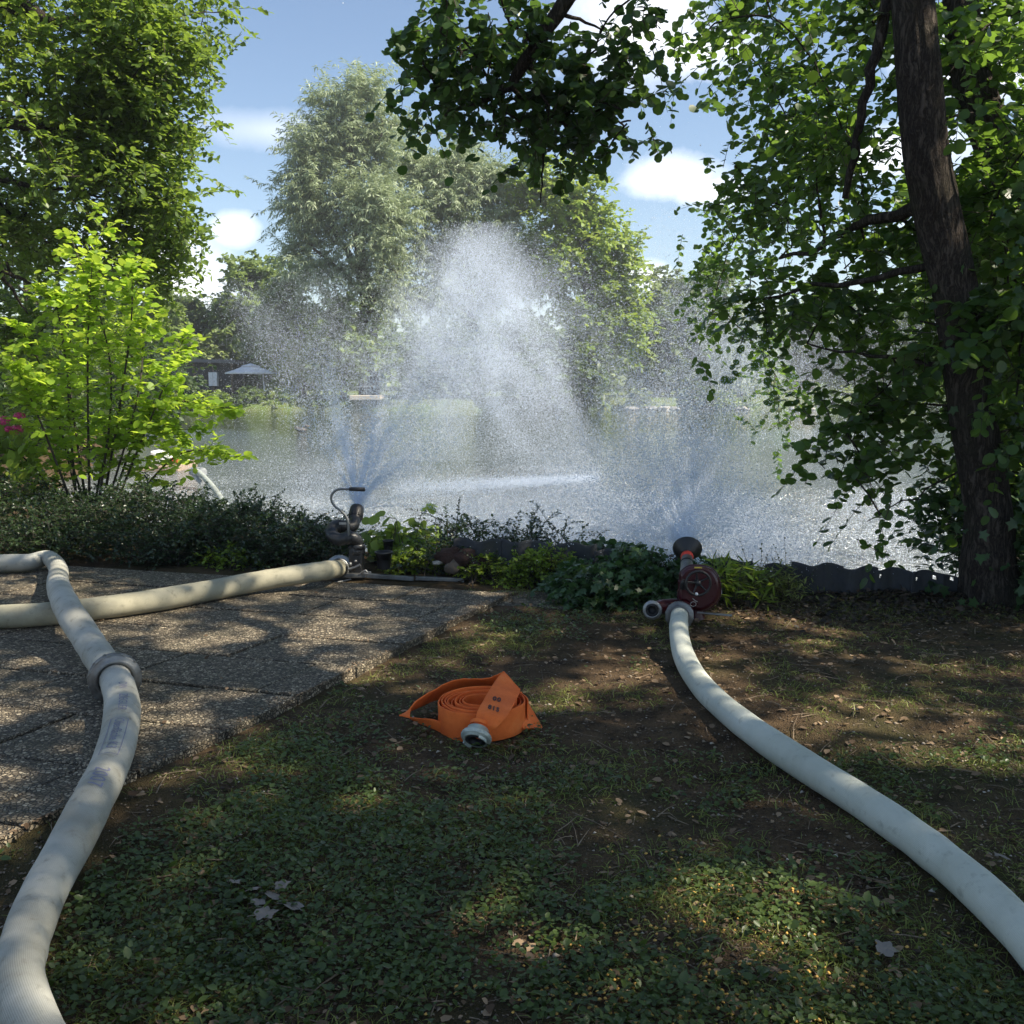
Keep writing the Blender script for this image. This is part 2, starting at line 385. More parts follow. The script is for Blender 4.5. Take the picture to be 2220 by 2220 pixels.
M['spray'] = spray_mat()
# ================================================================ the setting
WATER_Z = -0.45
def near_shore(x):                       # y of the near bank edge
    return np.interp(x, [-30, -6, -3.5, -1.6, -.8, 0, 1.2, 2.6, 3.6, 5, 12, 30], [22, 12, 9.8, 8.8, 7.6, 7.15, 6.85, 6.68, 6.9, 8.0, 16, 34])
def ground_z(x, y):
    s = near_shore(x)-y
    s = np.maximum(s, np.minimum(np.interp(y, [8, 14, 20, 40], [-5.0, -7.6, -8.9, -15.6])-x, 40-y))          # land on the left
    s = np.maximum(s, np.minimum(x-(3.4+.62*(y-6.5)), 60-y))          # land on the right
    t = np.clip((s+.30)/.30, 0, 1); t = t*t*(3-2*t)
    bumps = (fbm(x*.9, y*.9, 3)-.5)*.10 + (fbm(x*5, y*5, 9)-.5)*.035 + (fbm(x*22, y*22, 5, 3)-.5)*.012
    return -1.25 + t*1.25 + bumps*np.where(s > 0, 1, .3)
def grow(a, step, ratio, end):
    out = [a]
    while abs(out[-1]) < end:
        step *= ratio; out.append(out[-1]+step if a >= 0 or step < 0 else out[-1]+step)
    return out[1:]
xs = np.arange(-4.4, 4.41, .04); ys = np.arange(1.2, 8.6, .04)
s = .04; xr = []; v = 4.4
while v < 900: s = min(s*1.16, 120); v += s; xr.append(v)
xs = np.concatenate([-np.array(xr[::-1]), xs, xr])
s = .04; yu = []; v = 8.6
while v < 1400: s = min(s*1.10, 120); v += s; yu.append(v)
s = .04; yd = []; v = 1.2
while v > -120: s *= 1.2; v -= s; yd.append(v)
ys = np.concatenate([yd[::-1], ys, yu])
X, Y = np.meshgrid(xs, ys); Z = ground_z(X, Y)
def grid_faces(nx, ny):
    i = np.arange(ny-1)[:, None]*nx+np.arange(nx-1)[None, :]
    return np.stack([i, i+1, i+nx+1, i+nx], -1).reshape(-1, 4)
o = mesh_obj('ground', fast_mesh('ground', np.stack([X, Y, Z], -1).reshape(-1, 3), grid_faces(len(xs), len(ys)), smooth=True), M['ground'])
tag(o, kind='structure')
# far bank terrain
def far_z(x, y):
    ysh = 66.5+1.2*np.sin(x*.16)+.6*np.sin(x*.5+1)
    t = np.clip((y-ysh)/2.2, 0, 1); t = t*t*(3-2*t)
    return -1.1+t*(.62+.75)+np.clip(y-ysh-2, 0, 400)*.012+(fbm(x*.3, y*.3, 21)-.5)*.3*t
fx = np.concatenate([np.arange(-260, -60, 8), np.arange(-60, 60, .8), np.arange(60, 261, 8)]); fy = np.concatenate([np.arange(64.5, 74, .35), np.arange(74, 120, 2.0), np.arange(120, 900, 30)])
X, Y = np.meshgrid(fx, fy)
o = mesh_obj('far_bank', fast_mesh('far_bank', np.stack([X, Y, far_z(X, Y)], -1).reshape(-1, 3), grid_faces(len(fx), len(fy)), smooth=True), M['bank']); tag(o, kind='structure')
# water
me = fast_mesh('water', np.array([(-300, 6.0, WATER_Z), (300, 6.0, WATER_Z), (300, 72, WATER_Z), (-300, 72, WATER_Z)], float), np.array([[0, 1, 2, 3]]))
o = mesh_obj('water', me, M['water']); tag(o, kind='structure')

# paved terrace: staggered exposed-aggregate slabs
SLAB_TOP = .05
U = np.array((.404, .915)); Vd = np.array((-.963, .268))
corner = gp(1113, 1284, SLAB_TOP)[:2]
terrace = thing('terrace', None, None, (corner[0], corner[1], 0)); terrace['kind'] = 'structure'
def slab(c0, u0, u1, v0, v1, top, th=.055, name='slab', parent=terrace, tilt=(0, 0)):
    g = .008; j = RNG.uniform(-.0015, .0015, 2)
    P4 = [(u0+g, v0+g), (u0+g, v1-g), (u1-g, v1-g), (u1-g, v0+g)]
    pts = [c0-U*a+Vd*b for a, b in P4]
    ch = .004; V = []; cen = np.mean(pts, 0)
    dz = lambda p: (p-cen)@np.array(tilt)
    for lvl, ins in ((0, 1.0), (th-ch, 1.0), (th, 0.985)):
        for p in pts:
            r = cen+(p-cen)*ins+j; V.append((r[0], r[1], top-th+lvl+dz(r)))
    F = [(4, 5, 1, 0), (5, 6, 2, 1), (6, 7, 3, 2), (7, 4, 0, 3), (8, 9, 5, 4), (9, 10, 6, 5), (10, 11, 7, 6), (11, 8, 4, 7), (11, 10, 9, 8), (0, 1, 2, 3)]
    mb = MB(); mb.add(V, F, False); return mb.build(name, M['slab'], parent)
ROW, LEN = .470, .72
for i in range(14):
    u0 = i*ROW; off = (0, .22, .47)[i % 3] if i else .62
    v = 0.0; nxt = off if off > .1 else LEN
    while v < 6.0:
        slab(corner, u0, u0+ROW, v, nxt, SLAB_TOP+RNG.uniform(-.004, .004), tilt=RNG.uniform(-.006, .006, 2))
        v = nxt; nxt = v+LEN
# a lower, half buried slab beyond the corner
slab(gp(1150, 1285, .012)[:2]+Vd*-.42, .0, .46, .0, .66, .022, tilt=(.02, .0))

# corrugated edging along the bank
edging = thing('bank_edging', 'dark grey corrugated panels standing on edge along the bank between shrubs and big tree', 'edging', (1.4, 6.8, 0))
def edge_panel(x0, x1, y0, y1, h, phase, tiltz=0.0, holes=()):
    n = max(24, int(abs(x1-x0)/.009)); nz = 22; t = np.linspace(0, 1, n)
    L = math.hypot(x1-x0, y1-y0); nx_, ny_ = -(y1-y0)/L, (x1-x0)/L
    wv = .026*np.sin(t*L/.24*2*np.pi+phase); V = []
    prof = h+.009*np.sin(t*L/.24*2*np.pi+phase)+tiltz*(t-.5)
    for k in range(nz):
        f = k/(nz-1)
        for i in range(n):
            V.append((x0+(x1-x0)*t[i]+nx_*wv[i], y0+(y1-y0)*t[i]+ny_*wv[i], -.12+(prof[i]+.12)*f))
    hol = set()
    for (ht, hz, r) in holes:
        for i in range(n-1):
            for k in range(nz-1):
                dx = (t[i]-ht)*L; dz = (k/(nz-1)*(h+.12)-.12)-hz
                if dx*dx+dz*dz < r*r: hol.add((i, k))
    F = [(k*n+i, k*n+i+1, (k+1)*n+i+1, (k+1)*n+i) for k in range(nz-1) for i in range(n-1) if (i, k) not in hol]
    mb = MB(); mb.add(V, F, True); o = mb.build('panel', M['edging'], edging)
    md = o.modifiers.new('thick', 'SOLIDIFY'); md.thickness = .007; return o
ex = [gp(px, 1292, 0)[0] for px in (1672, 1730, 1830, 1905, 1985, 2045, 2110)]
hs = [.19, .195, .175, .165, .15, .12]
ys_ = [6.60, 6.575, 6.57, 6.56, 6.55, 6.54, 6.52]
hl = [((.2, .13, .011), (.85, .12, .008), (.55, .06, .012)), (), (), ((.15, .12, .011),), ((.2, .09, .012), (.72, .10, .014)), ((.4, .09, .01),)]
for i in range(6):
    edge_panel(ex[i]-.01, ex[i+1]+.02, ys_[i]+(.012 if i % 2 else 0), ys_[i+1]+(.012 if i % 2 else 0), hs[i], i*1.3, RNG.uniform(-.012, .012), hl[i])
for i, (a, b, h) in enumerate(((-.42, -.08, .30), (-.09, .26, .30), (.25, .60, .29), (.58, .93, .25), (.92, 1.27, .24), (1.26, 1.66, .21))):
    edge_panel(a, b, 7.0-.055*i, 6.95-.055*i, h, i*1.7, RNG.uniform(-.02, .02), ((.5, .16, .010),) if i in (3,) else ())
tag(edging.children[0], None)

# ================================================================ foliage helpers
LEAF = {  # outline templates: x across, y along, z up (fold)
 'oval': (np.array([(0, 0, 0), (.33, .3, .06), (.30, .7, .06), (0, 1.05, -.06), (-.30, .7, .06), (-.33, .3, .06)]), np.array([(0, 1, 2, 3), (0, 3, 4, 5)])),
 'diamond': (np.array([(0, 0, 0), (.30, .45, .05), (0, 1.0, 0), (-.30, .45, .05)]), np.array([(0, 1, 2, 3)])),
 'narrow': (np.array([(0, 0, 0), (.10, .4, .02), (0, 1.0, -.05), (-.10, .4, .02)]), np.array([(0, 1, 2, 3)])),
 'ivy': (np.array([(0, 0, 0), (.40, -.06, .03), (.24, .2, .05), (.50, .48, .02), (.18, .6, .05), (0, 1, -.06), (-.18, .6, .05), (-.5, .48, .02), (-.24, .2, .05), (-.4, -.06, .03), (0, .35, .0)]), np.array([(0, 1, 2, 10), (10, 2, 3, 4), (10, 4, 5, 6), (10, 6, 7, 8), (0, 10, 8, 9)])),
}
def _round():
    v = np.array([(0, 0, 0), (.38, .16, .05), (.50, .52, .08), (.30, .88, .04), (0, .98, -.03), (-.30, .88, .04), (-.50, .52, .08), (-.38, .16, .05)])
    return v, np.array([(0, 1, 2, 3), (0, 3, 4, 5), (0, 5, 6, 7)])
LEAF['round'] = _round()

def norm(v): return v/(np.linalg.norm(v, axis=-1, keepdims=True)+1e-12)
def leaves_mesh(name, pos, axis, up, size, kind, tint):
    """pos (n,3) leaf base, axis (n,3) direction of the midrib, up (n,3) rough normal"""
    tv, tf = LEAF[kind]; A = norm(axis); Xv = norm(np.cross(A, up)); N = np.cross(Xv, A)
    size = np.broadcast_to(size, (len(pos),))
    V = pos[:, None, :]+size[:, None, None]*(tv[None, :, 0, None]*Xv[:, None, :]+tv[None, :, 1, None]*A[:, None, :]+tv[None, :, 2, None]*N[:, None, :])
    F = (tf[None]+(np.arange(len(pos))*len(tv))[:, None, None]).reshape(-1, 4)
    return fast_mesh(name, V.reshape(-1, 3), F, np.repeat(tint, len(tf)))
LEAF_MESH = {}
def single_leaves(parent, mat, kind, pos, axis, up, size, tint, count):
    """the leaves that show largest, each an object of its own sharing its mesh; returns which ones were taken"""
    q_ = pos-np.array((0, 0, CAM_H)); c_, s_ = math.cos(PITCH), math.sin(PITCH)
    dep = q_[:, 1]*c_-q_[:, 2]*s_; u = q_[:, 0]/dep; v = (q_[:, 1]*s_+q_[:, 2]*c_)/dep; lim_ = math.tan(HFOV/2)
    size = np.broadcast_to(size, (len(pos),)); score = np.where((dep > .5) & (np.abs(u) < lim_*.99) & (np.abs(v) < lim_*.99), size/np.maximum(dep, .5), 0)
    take = np.argsort(-score)[:count]; take = take[score[take] > 0]
    A = norm(axis[take]); Xv = norm(np.cross(A, up[take])); N = np.cross(Xv, A); w = np.array(wloc(parent)); tv, tf = LEAF[kind]
    for i, j in enumerate(take):
        b = int(min(5, tint[j]*6)); key = (kind, mat.name, b)
        if key not in LEAF_MESH:
            me = fast_mesh('leaf', tv, tf, np.full(len(tf), (b+.5)/6)); me.materials.append(mat); LEAF_MESH[key] = me
        o = bpy.data.objects.new('leaf', LEAF_MESH[key]); R_ = np.stack([Xv[i], A[i], N[i]], 1)*size[j]
        m4 = np.eye(4); m4[:3, :3] = R_; m4[:3, 3] = pos[j]-w; SC.collection.objects.link(o); o.parent = parent; o.matrix_local = Matrix(m4.tolist())
    keep = np.ones(len(pos), bool); keep[take] = False; return keep
def stems(name, P0, P1, P2, r0, mat, parent, sides=3, r1=None):
    """thin curved twigs through three points each"""
    K = len(P0); C = np.stack([P0, .25*P0+.5*P1+.25*P2, P2], 1)
    D = norm(P2-P0); a = norm(np.cross(D, np.array((.3, .2, .93)))); b = np.cross(D, a)
    r0 = np.broadcast_to(r0, (K,)); R3 = np.stack([r0, r0*.65, (r0*.3 if r1 is None else r1*np.ones(K))], 1)
    ang = np.linspace(0, 2*np.pi, sides, endpoint=False)
    ring = np.cos(ang)[None, :, None]*a[:, None, :]+np.sin(ang)[None, :, None]*b[:, None, :]
    V = C[:, :, None, :]+R3[:, :, None, None]*ring[:, None, :, :]
    base = (np.arange(K)*3*sides)[:, None]; F = []
    for l in range(2):
        for j in range(sides):
            k = (j+1) % sides; F.append(np.concatenate([base+l*sides+j, base+l*sides+k, base+(l+1)*sides+k, base+(l+1)*sides+j], 1))
    return mesh_obj(name, fast_mesh(name, V.reshape(-1, 3), np.concatenate(F), smooth=True), mat, parent)
def rdir(n, up=0.0):
    v = RNG.normal(size=(n, 3)); v[:, 2] += up; return norm(v)
def twig_foliage(parent, P0, D, L, nl, size, kind, leafmat, stemmat, droop=.25, up_bias=1.2, hang=.25, tint0=None, r0=.0035, splay=.9, name='foliage', stem_name='twigs', single=0):
    """leaves set alternately along many twigs: P0 starts, D directions, L lengths"""
    K = len(P0); L = np.broadcast_to(L, (K,))
    dn = np.zeros((K, 3)); dn[:, 2] = -1
    P2 = P0+D*L[:, None]+dn*(L*droop)[:, None]; P1 = P0+D*(L*.55)[:, None]
    if stemmat is not None: stems(stem_name, P0, P1, P2, r0, stemmat, parent)['kind'] = 'stuff'
    t = (np.arange(nl)+.6)/nl; t = t[None, :]+RNG.uniform(-.3, .3, (K, nl))/nl; t = np.clip(t, .03, 1)[..., None]
    C = (1-t)**2*P0[:, None]+2*t*(1-t)*P1[:, None]+t*t*P2[:, None]
    T = norm(2*(1-t)*(P1-P0)[:, None]+2*t*(P2-P1)[:, None])
    side = norm(np.cross(T, np.broadcast_to(np.array((0, 0, 1.)), T.shape)+RNG.normal(scale=.25, size=T.shape)))
    sg = np.where((np.arange(nl) % 2) == 0, 1, -1)[None, :, None]
    ax = norm(T*.55+side*sg*splay+RNG.normal(scale=.35, size=T.shape)+np.array((0, 0, -hang)))
    up = norm(RNG.normal(scale=.55, size=T.shape)+np.array((0, 0, up_bias)))
    n = K*nl; sz = size*RNG.uniform(.6, 1.2, n)
    base = RNG.uniform(0, 1, K) if tint0 is None else tint0
    tint = np.clip(np.repeat(base, nl)*.55+RNG.uniform(0, 1, n)*.45, 0, 1)
    pos, ax, up = C.reshape(-1, 3), ax.reshape(-1, 3), up.reshape(-1, 3)
    if single:
        kp = single_leaves(parent, leafmat, kind, pos, ax, up, sz, tint, single); pos, ax, up, sz, tint = pos[kp], ax[kp], up[kp], sz[kp], tint[kp]
    o = mesh_obj(name, leaves_mesh(name, pos, ax, up, sz, kind, tint), leafmat, parent)
    if parent is not None: o['kind'] = 'stuff'
    return o
def ellipsoid_points(n, c, r, shell=.55):
    d = rdir(n); rad = RNG.uniform(shell**3, 1, n)**(1/3)
    return np.asarray(c)+d*rad[:, None]*np.asarray(r)

def limb(mb, a, b, r0, r1, sides=7, sag=.0, seg=6, wob=.06):
    a = np.asarray(a, float); b = np.asarray(b, float); L = np.linalg.norm(b-a)
    t = np.linspace(0, 1, seg+1)[:, None]; p = a+(b-a)*t
    w = RNG.normal(scale=wob*L/seg, size=(seg+1, 3)); w[0] = w[-1] = 0; p = p+w
    p[:, 2] += (np.sin(t[:, 0]*np.pi))*sag*L
    mb.tube(p, np.linspace(r0, r1, seg+1), sides, cap=False); return p

def big_tree(name, label, cat, base, spine, radii, crowns, leaf, size, kind, tw, nl, bark, group=None, trunk_sides=24, twig_len=.45, droop=.35,
             twr=.004, limb_r=.05, nclump=60, stemmat='twig', hang=.25, shell=.5, clump_r=.5, up=.3, stemsides=3, rough=0.0, splay=.9, limb_from=(.35, 1.0), up_bias=1.2, secondary=None, limb_sag=.05, twigs=True, single=0):
    """a tree: trunk and limbs that reach clumps of twigs, leaves set along the twigs"""
    root = thing(name, label, cat, base, group)
    mb = MB(); sp = spline(spine, 10); rr = np.interp(np.linspace(0, 1, len(sp)), np.linspace(0, 1, len(radii)), radii)
    if rough:
        n0 = mb.n; mb.tube(sp, rr, trunk_sides, cap=True); V = mb.V[0]
        c = np.repeat(sp, trunk_sides, 0); d = V-c; ang = np.arctan2(d[:, 1], d[:, 0])
        f = 1+rough*(fbm(ang*7+20, V[:, 2]*2.2, 31)-.5)*2+rough*.8*(fbm(ang*2.2+5, V[:, 2]*.8, 33, 2)-.5)*2
        mb.V[0] = c+d*f[:, None]
    else: mb.tube(sp, rr, trunk_sides, cap=True)
    P0 = []; D = []; clump_t = []
    lim = MB(); lo = int(limb_from[0]*len(sp)); hi = max(lo+1, int(limb_from[1]*len(sp)))
    C = [sp[lo:hi]]; CR = [rr[lo:hi]]
    for (a, b, r0, r1) in (secondary or ()):
        p_ = limb(lim, a, b, r0, r1, 9, seg=9, wob=.12); C.append(p_[2:]); CR.append(np.linspace(r0, r1, len(p_))[2:])
    C = np.concatenate(C); CR = np.concatenate(CR)
    allp = [(p, c) for (c, r, n) in crowns for p in ellipsoid_points(n, c, r, shell)]
    allp.sort(key=lambda e: np.linalg.norm(C-e[0], axis=1).min())
    for p, c in allp:          # clumps nearest the wood first; later ones branch off earlier limbs
        dv = p-C; d = np.linalg.norm(dv, axis=1); hor = np.linalg.norm(dv[:, :2], axis=1)
        k = int(np.argmin(d+.7*np.maximum(0, .25*hor-dv[:, 2])-CR*2.0)); dist = d[k]
        r_0 = min(CR[k]*.75, limb_r*(.25+dist*.22)); r_0 = max(r_0, twr*1.7)
        path = limb(lim, C[k], p, r_0, twr*1.5, 5, sag=limb_sag, seg=6)
        C = np.concatenate([C, path[2:]]); CR = np.concatenate([CR, np.linspace(r_0, twr*1.5, 7)[2:]])
        m = tw; q_ = RNG.integers(2, 7, m); st = path[q_]+RNG.normal(scale=clump_r*.22, size=(m, 3))
        st[:m//2] = path[-1]+RNG.normal(scale=clump_r*.25, size=(m//2, 3))
        out = norm(p-np.asarray(c))*.4; dd = norm(RNG.normal(size=(m, 3))+out+np.array((0, 0, up)))
        P0.append(st); D.append(dd); clump_t.append(np.full(m, RNG.uniform(0, 1)))
    trunk = mb.build('trunk', bark, root)
    if lim.n: lim.build('branches', bark, root)
    P0 = np.concatenate(P0); D = np.concatenate(D); ct = np.concatenate(clump_t)
    L = RNG.uniform(.55, 1.15, len(P0))*twig_len
    twig_foliage(root, P0, D, L, nl, size, kind, leaf, M[stemmat] if twigs else None, droop=droop, hang=hang, tint0=np.clip(ct*.6+RNG.uniform(0, .4, len(P0)), 0, 1), r0=twr, splay=splay, name='crown', up_bias=up_bias, single=single)
    return root
# ================================================================ hoses and couplings
def hose_tube(name, pts, r, mat, parent, n=10, sides=28, cap=True, wob=.03):
    sp = spline(pts, n)
    t = np.linspace(0, 1, len(sp)); rad = np.interp(t, np.linspace(0, 1, len(r)), r) if hasattr(r, '__len__') else np.full(len(sp), r)
    rad = rad*(1+wob*(vnoise(t*40, t*0, 3)-.5)*2)
    mb = MB(); mb.tube(sp, rad, sides, cap=cap)
    me = mb.mesh(name); uv = me.uv_layers.new(name='UVMap')
    seg = np.concatenate([[0], np.cumsum(np.linalg.norm(np.diff(sp, axis=0), axis=1))])
    li = np.empty(len(me.loops), np.int32); me.loops.foreach_get('vertex_index', li)
    nside = len(sp)*sides; ii = np.where(li < nside, li, 0)
    u = (ii % sides)/sides; w = seg[ii//sides]
    uv.data.foreach_set('uv', np.stack([u, w], 1).astype(np.float32).ravel())
    return mesh_obj(name, me, mat, parent), sp, rad
def coupling(name, c, axis, R, parent, mat='alu', label=None, inner=None, sides=40, lugs=2, open_end=False, L=1.0):
    """storz style coupling: collar, flange with claws, locking ring; axis points out of the open face"""
    ri = inner or R*.66; mb = MB(); h = R*L
    prof = [(ri*1.0, -.55*h), (ri*1.08, -.55*h), (ri*1.10, -.30*h), (R*.80, -.24*h), (R*.96, -.20*h), (R, -.14*h), (R, .04*h), (R*.95, .10*h), (R*.82, .12*h), (R*.80, .19*h), (R*.72, .20*h), (R*.66, .16*h), (R*.64, -.1*h)]
    mb.lathe(prof, c, axis, sides)
    q = np.array(Vector(axis).normalized().to_track_quat('Z', 'Y').to_matrix()); c = np.asarray(c, float)
    for k in range(12):       # grip notches on the locking ring
        a = k*math.tau/12+.2; d = q@np.array((math.cos(a), math.sin(a), 0))
        Rm = q@np.array(Matrix.Rotation(a, 3, 'Z')); mb.box(c+d*R*1.0+q@np.array((0, 0, -.05*h)), (R*.035, R*.12, R*.15), Rm)
    if open_end:
        for k in range(lugs):
            a = k*math.pi+.6
            for da in np.linspace(-.35, .35, 5):
                Rm = q@np.array(Matrix.Rotation(a+da, 3, 'Z')); d = q@np.array((math.cos(a+da), math.sin(a+da), 0))
                mb.box(c+d*R*.80+q@np.array((0, 0, .26*h)), (R*.09, R*.17, .16*h), Rm)
    o = mb.build(name, M[mat], parent)
    if open_end:
        s_ = MB(); s_.lathe([(R*.60, .17*h), (R*.66, .20*h), (R*.52, .205*h), (R*.45, .19*h), (R*.45, -.1*h)], c, axis, sides); s_.build('seal', M['black'], o)
        b_ = MB(); b_.lathe([(R*.45, -.1*h), (R*.44, -.6*h), (0.001, -.62*h)], c, axis, sides); b_.build('bore', M['black'], o)
    if label: o['label'] = label
    return o

def P(px, py, z): return gp(px, py, z)
# upstream length of the left hose: comes in from the left, kinks, rides over the crossing hose
cA = P(249, 1470, .150)
ptsA = [P(-150, 1226, .125), P(0, 1221, .125), P(62, 1219, .126), P(104, 1210, .135), P(126, 1233, .15), P(126, 1268, .19), P(146, 1318, .262), P(178, 1368, .20), P(215, 1425, .15), cA]
ha = thing('fire_hose', 'grey-white hose kinking round the far corner and riding over the beige hose on the paving', 'fire hose', (*ptsA[1][:2], SLAB_TOP), 'white fire hoses on the ground')
_, spA, _ = hose_tube('tube', ptsA, [.064, .064, .062, .057, .060, .067, .069, .070, .070, .069], M['hoseA'], ha)
axA = spA[-4]-spA[-1]
# lower length, printed
ptsL = [cA, P(260, 1500, .146), P(265, 1540, .132), P(257, 1600, .124), P(236, 1665, .122), P(196, 1745, .118), P(150, 1835, .088), P(98, 1930, .074), P(58, 2030, .073), P(38, 2120, .074), P(62, 2215, .074), P(120, 2320, .074), P(230, 2440, .074), P(420, 2600, .074)]
hl_ = thing('fire_hose', 'grey-white hose printed 2007 running from the coupling to the lower left corner', 'fire hose', (*ptsL[7][:2], 0), 'white fire hoses on the ground')
_, spL, rL = hose_tube('tube', ptsL, [.066, .068, .069, .068, .066, .064, .062, .060]+[.058]*6, M['hoseA'], hl_, n=12)
d1 = norm(spL[3]-spL[0]); coupling('coupling', cA+d1*.022, d1, .108, hl_, 'steel', inner=.072, L=.42)
d0 = norm(axA); coupling('coupling', cA+d0*.022, d0, .108, ha, 'steel', inner=.072, L=.42)

def wrap_text(txt, size, s0, phi, sp, rad, parent, name, mat, flip=False, font_squash=1.0, lift=.0012):
    """print wrapped on a hose: runs along the tube from arc length s0 at angle phi (radians from the top, + = right side)"""
    cu = bpy.data.curves.new('print', 'FONT'); cu.body = txt; cu.size = size; cu.resolution_u = 3
    ob = bpy.data.objects.new('print_source', cu); SC.collection.objects.link(ob)
    bpy.context.view_layer.update(); dg = bpy.context.evaluated_depsgraph_get()
    me = bpy.data.meshes.new_from_object(ob.evaluated_get(dg)); bpy.data.objects.remove(ob)
    import bmesh
    bm = bmesh.new(); bm.from_mesh(me); bmesh.ops.triangulate(bm, faces=bm.faces[:])
    bmesh.ops.subdivide_edges(bm, edges=[e for e in bm.edges if e.calc_length() > size*.25], cuts=2, use_grid_fill=False)
    bmesh.ops.triangulate(bm, faces=bm.faces[:]); bm.to_mesh(me); bm.free()
    wrap_mesh(me, s0, phi, sp, rad, font_squash, lift)
    me.materials.clear(); return mesh_obj(name, me, mat, parent)
def wrap_mesh(me, s0, phi, sp, rad, k, lift):
    seg = np.concatenate([[0], np.cumsum(np.linalg.norm(np.diff(sp, axis=0), axis=1))])
    T = norm(np.gradient(sp, axis=0)); side = norm(np.cross(T, np.array((0, 0, 1.)))); up = np.cross(side, T)
    for v in me.vertices:
        s_ = s0+v.co.x*k; h = v.co.y
        i = min(max(np.searchsorted(seg, s_)-1, 0), len(sp)-2); f = (s_-seg[i])/(seg[i+1]-seg[i])
        c = sp[i]*(1-f)+sp[i+1]*f; r = rad[i]*(1-f)+rad[i+1]*f+lift
        sd = norm(side[i]*(1-f)+side[i+1]*f); u = norm(up[i]*(1-f)+up[i+1]*f)
        a = phi-h/r            # side points to the left of travel (towards camera travel): text tops face the picture's right
        v.co = Vector(c+r*(math.cos(a)*u+math.sin(a)*sd))
def arc_at(sp, p):
    seg = np.concatenate([[0], np.cumsum(np.linalg.norm(np.diff(sp, axis=0), axis=1))])
    return seg[np.argmin(np.linalg.norm(sp-p, axis=1))]
def arc_px(sp, px, py):
    d = norm(ray(px, py)); v = sp-np.array((0, 0, CAM_H)); return arc_at(sp, sp[np.argmin(np.linalg.norm(np.cross(v, d), axis=1))])
PHI = .10
wrap_text('DIN', .046, arc_px(spL, 266, 1512), PHI, spL, rL, hl_, 'print', M['ink_blue'])
wrap_text('ZIEGLER', .046, arc_px(spL, 266, 1540), PHI, spL, rL, hl_, 'print', M['ink_blue'], font_squash=1.1)
SB = arc_px(spL, 250, 1592)
wrap_text('Oberfläche K3', .050, SB, PHI+.05, spL, rL, hl_, 'print', M['ink_blue'])
wrap_text('2007', .070, arc_px(spL, 190, 1692), PHI+.05, spL, rL, hl_, 'print', M['ink_blue'])
def wrap_rect(x0, x1, y0, y1, w, s0, phi, name):
    mb = MB()
    def strip(a, b, c, d, n=14):
        V = []; F = []
        for i in range(n+1):
            t = i/n; V += [(a[0]+(b[0]-a[0])*t, a[1]+(b[1]-a[1])*t, 0), (d[0]+(c[0]-d[0])*t, d[1]+(c[1]-d[1])*t, 0)]
        for i in range(n): F.append((2*i, 2*i+2, 2*i+3, 2*i+1))
        mb.add(V, F, False)
    strip((x0, y0), (x1, y0), (x1, y0+w), (x0, y0+w), 24); strip((x0, y1-w), (x1, y1-w), (x1, y1), (x0, y1), 24)
    strip((x0, y0+w), (x0, y1-w), (x0+w, y1-w), (x0+w, y0+w), 4); strip((x1-w, y0+w), (x1-w, y1-w), (x1, y1-w), (x1, y0+w), 4)
    me = mb.mesh(name); wrap_mesh(me, s0, phi, spL, rL, 1.0, .0012); return mesh_obj(name, me, M['ink_blue'], hl_)
wrap_rect(-.012, .345, -.018, .048, .003, SB, PHI+.05, 'print')

# hose lying across the paving to the left nozzle
mon1 = np.array((-1.17, 6.98))
cB = pd(739, 1232, 7.0)
ptsB = [P(-160, 1342, .118), P(0, 1337, .117), P(110, 1330, .116), P(300, 1307, .118), P(450, 1281, .12), P(560, 1260, .13), P(650, 1245, .155), P(705, 1237, .17), cB]
hb = thing('fire_hose', 'dirty beige hose lying straight across the paving up to the black water cannon', 'fire hose', (*ptsB[1][:2], SLAB_TOP), 'white fire hoses on the ground')
_, spB, _ = hose_tube('tube', ptsB, [.066, .066, .067, .067, .066, .066, .065, .064, .061], M['hoseB'], hb)
dB = norm(spB[-1]-spB[-6]); coupling('coupling', cB-dB*.055, dB, .098, hb, 'alu', inner=.066, L=.6)
# grooved shank where the hose is bound to the coupling
mb = MB(); mb.lathe([(.0655, 0), (.0700, .004), (.0655, .008), (.0655, .014), (.0700, .018), (.0655, .022), (.0655, .028), (.0700, .032), (.0655, .036)], cB-dB*.135, dB, 32); mb.build('binding', M['steel'], hb)
# right hose
cR = pd(1473, 1334, 5.62)
ptsR = [cR, P(1472, 1372, .10), P(1484, 1425, .062), P(1516, 1480, .058), P(1570, 1535, .058), P(1650, 1597, .060), P(1750, 1663, .060), P(1860, 1732, .061), P(1970, 1807, .062), P(2080, 1893, .062), P(2180, 1985, .062), P(2290, 2110, .062), P(2400, 2280, .062), P(2500, 2500, .062)]
hr = thing('fire_hose', 'mint-white hose curving over the grass from the red water cannon to the right edge', 'fire hose', (*ptsR[5][:2], 0), 'white fire hoses on the ground')
_, spR, _ = hose_tube('tube', ptsR, [.051, .052, .054, .055, .055]+[.056]*9, M['hoseR'], hr)
coupling('coupling', cR+norm(spR[0]-spR[3])*.0, norm(spR[0]-spR[3]), .083, hr, 'steel', inner=.055, L=.7)

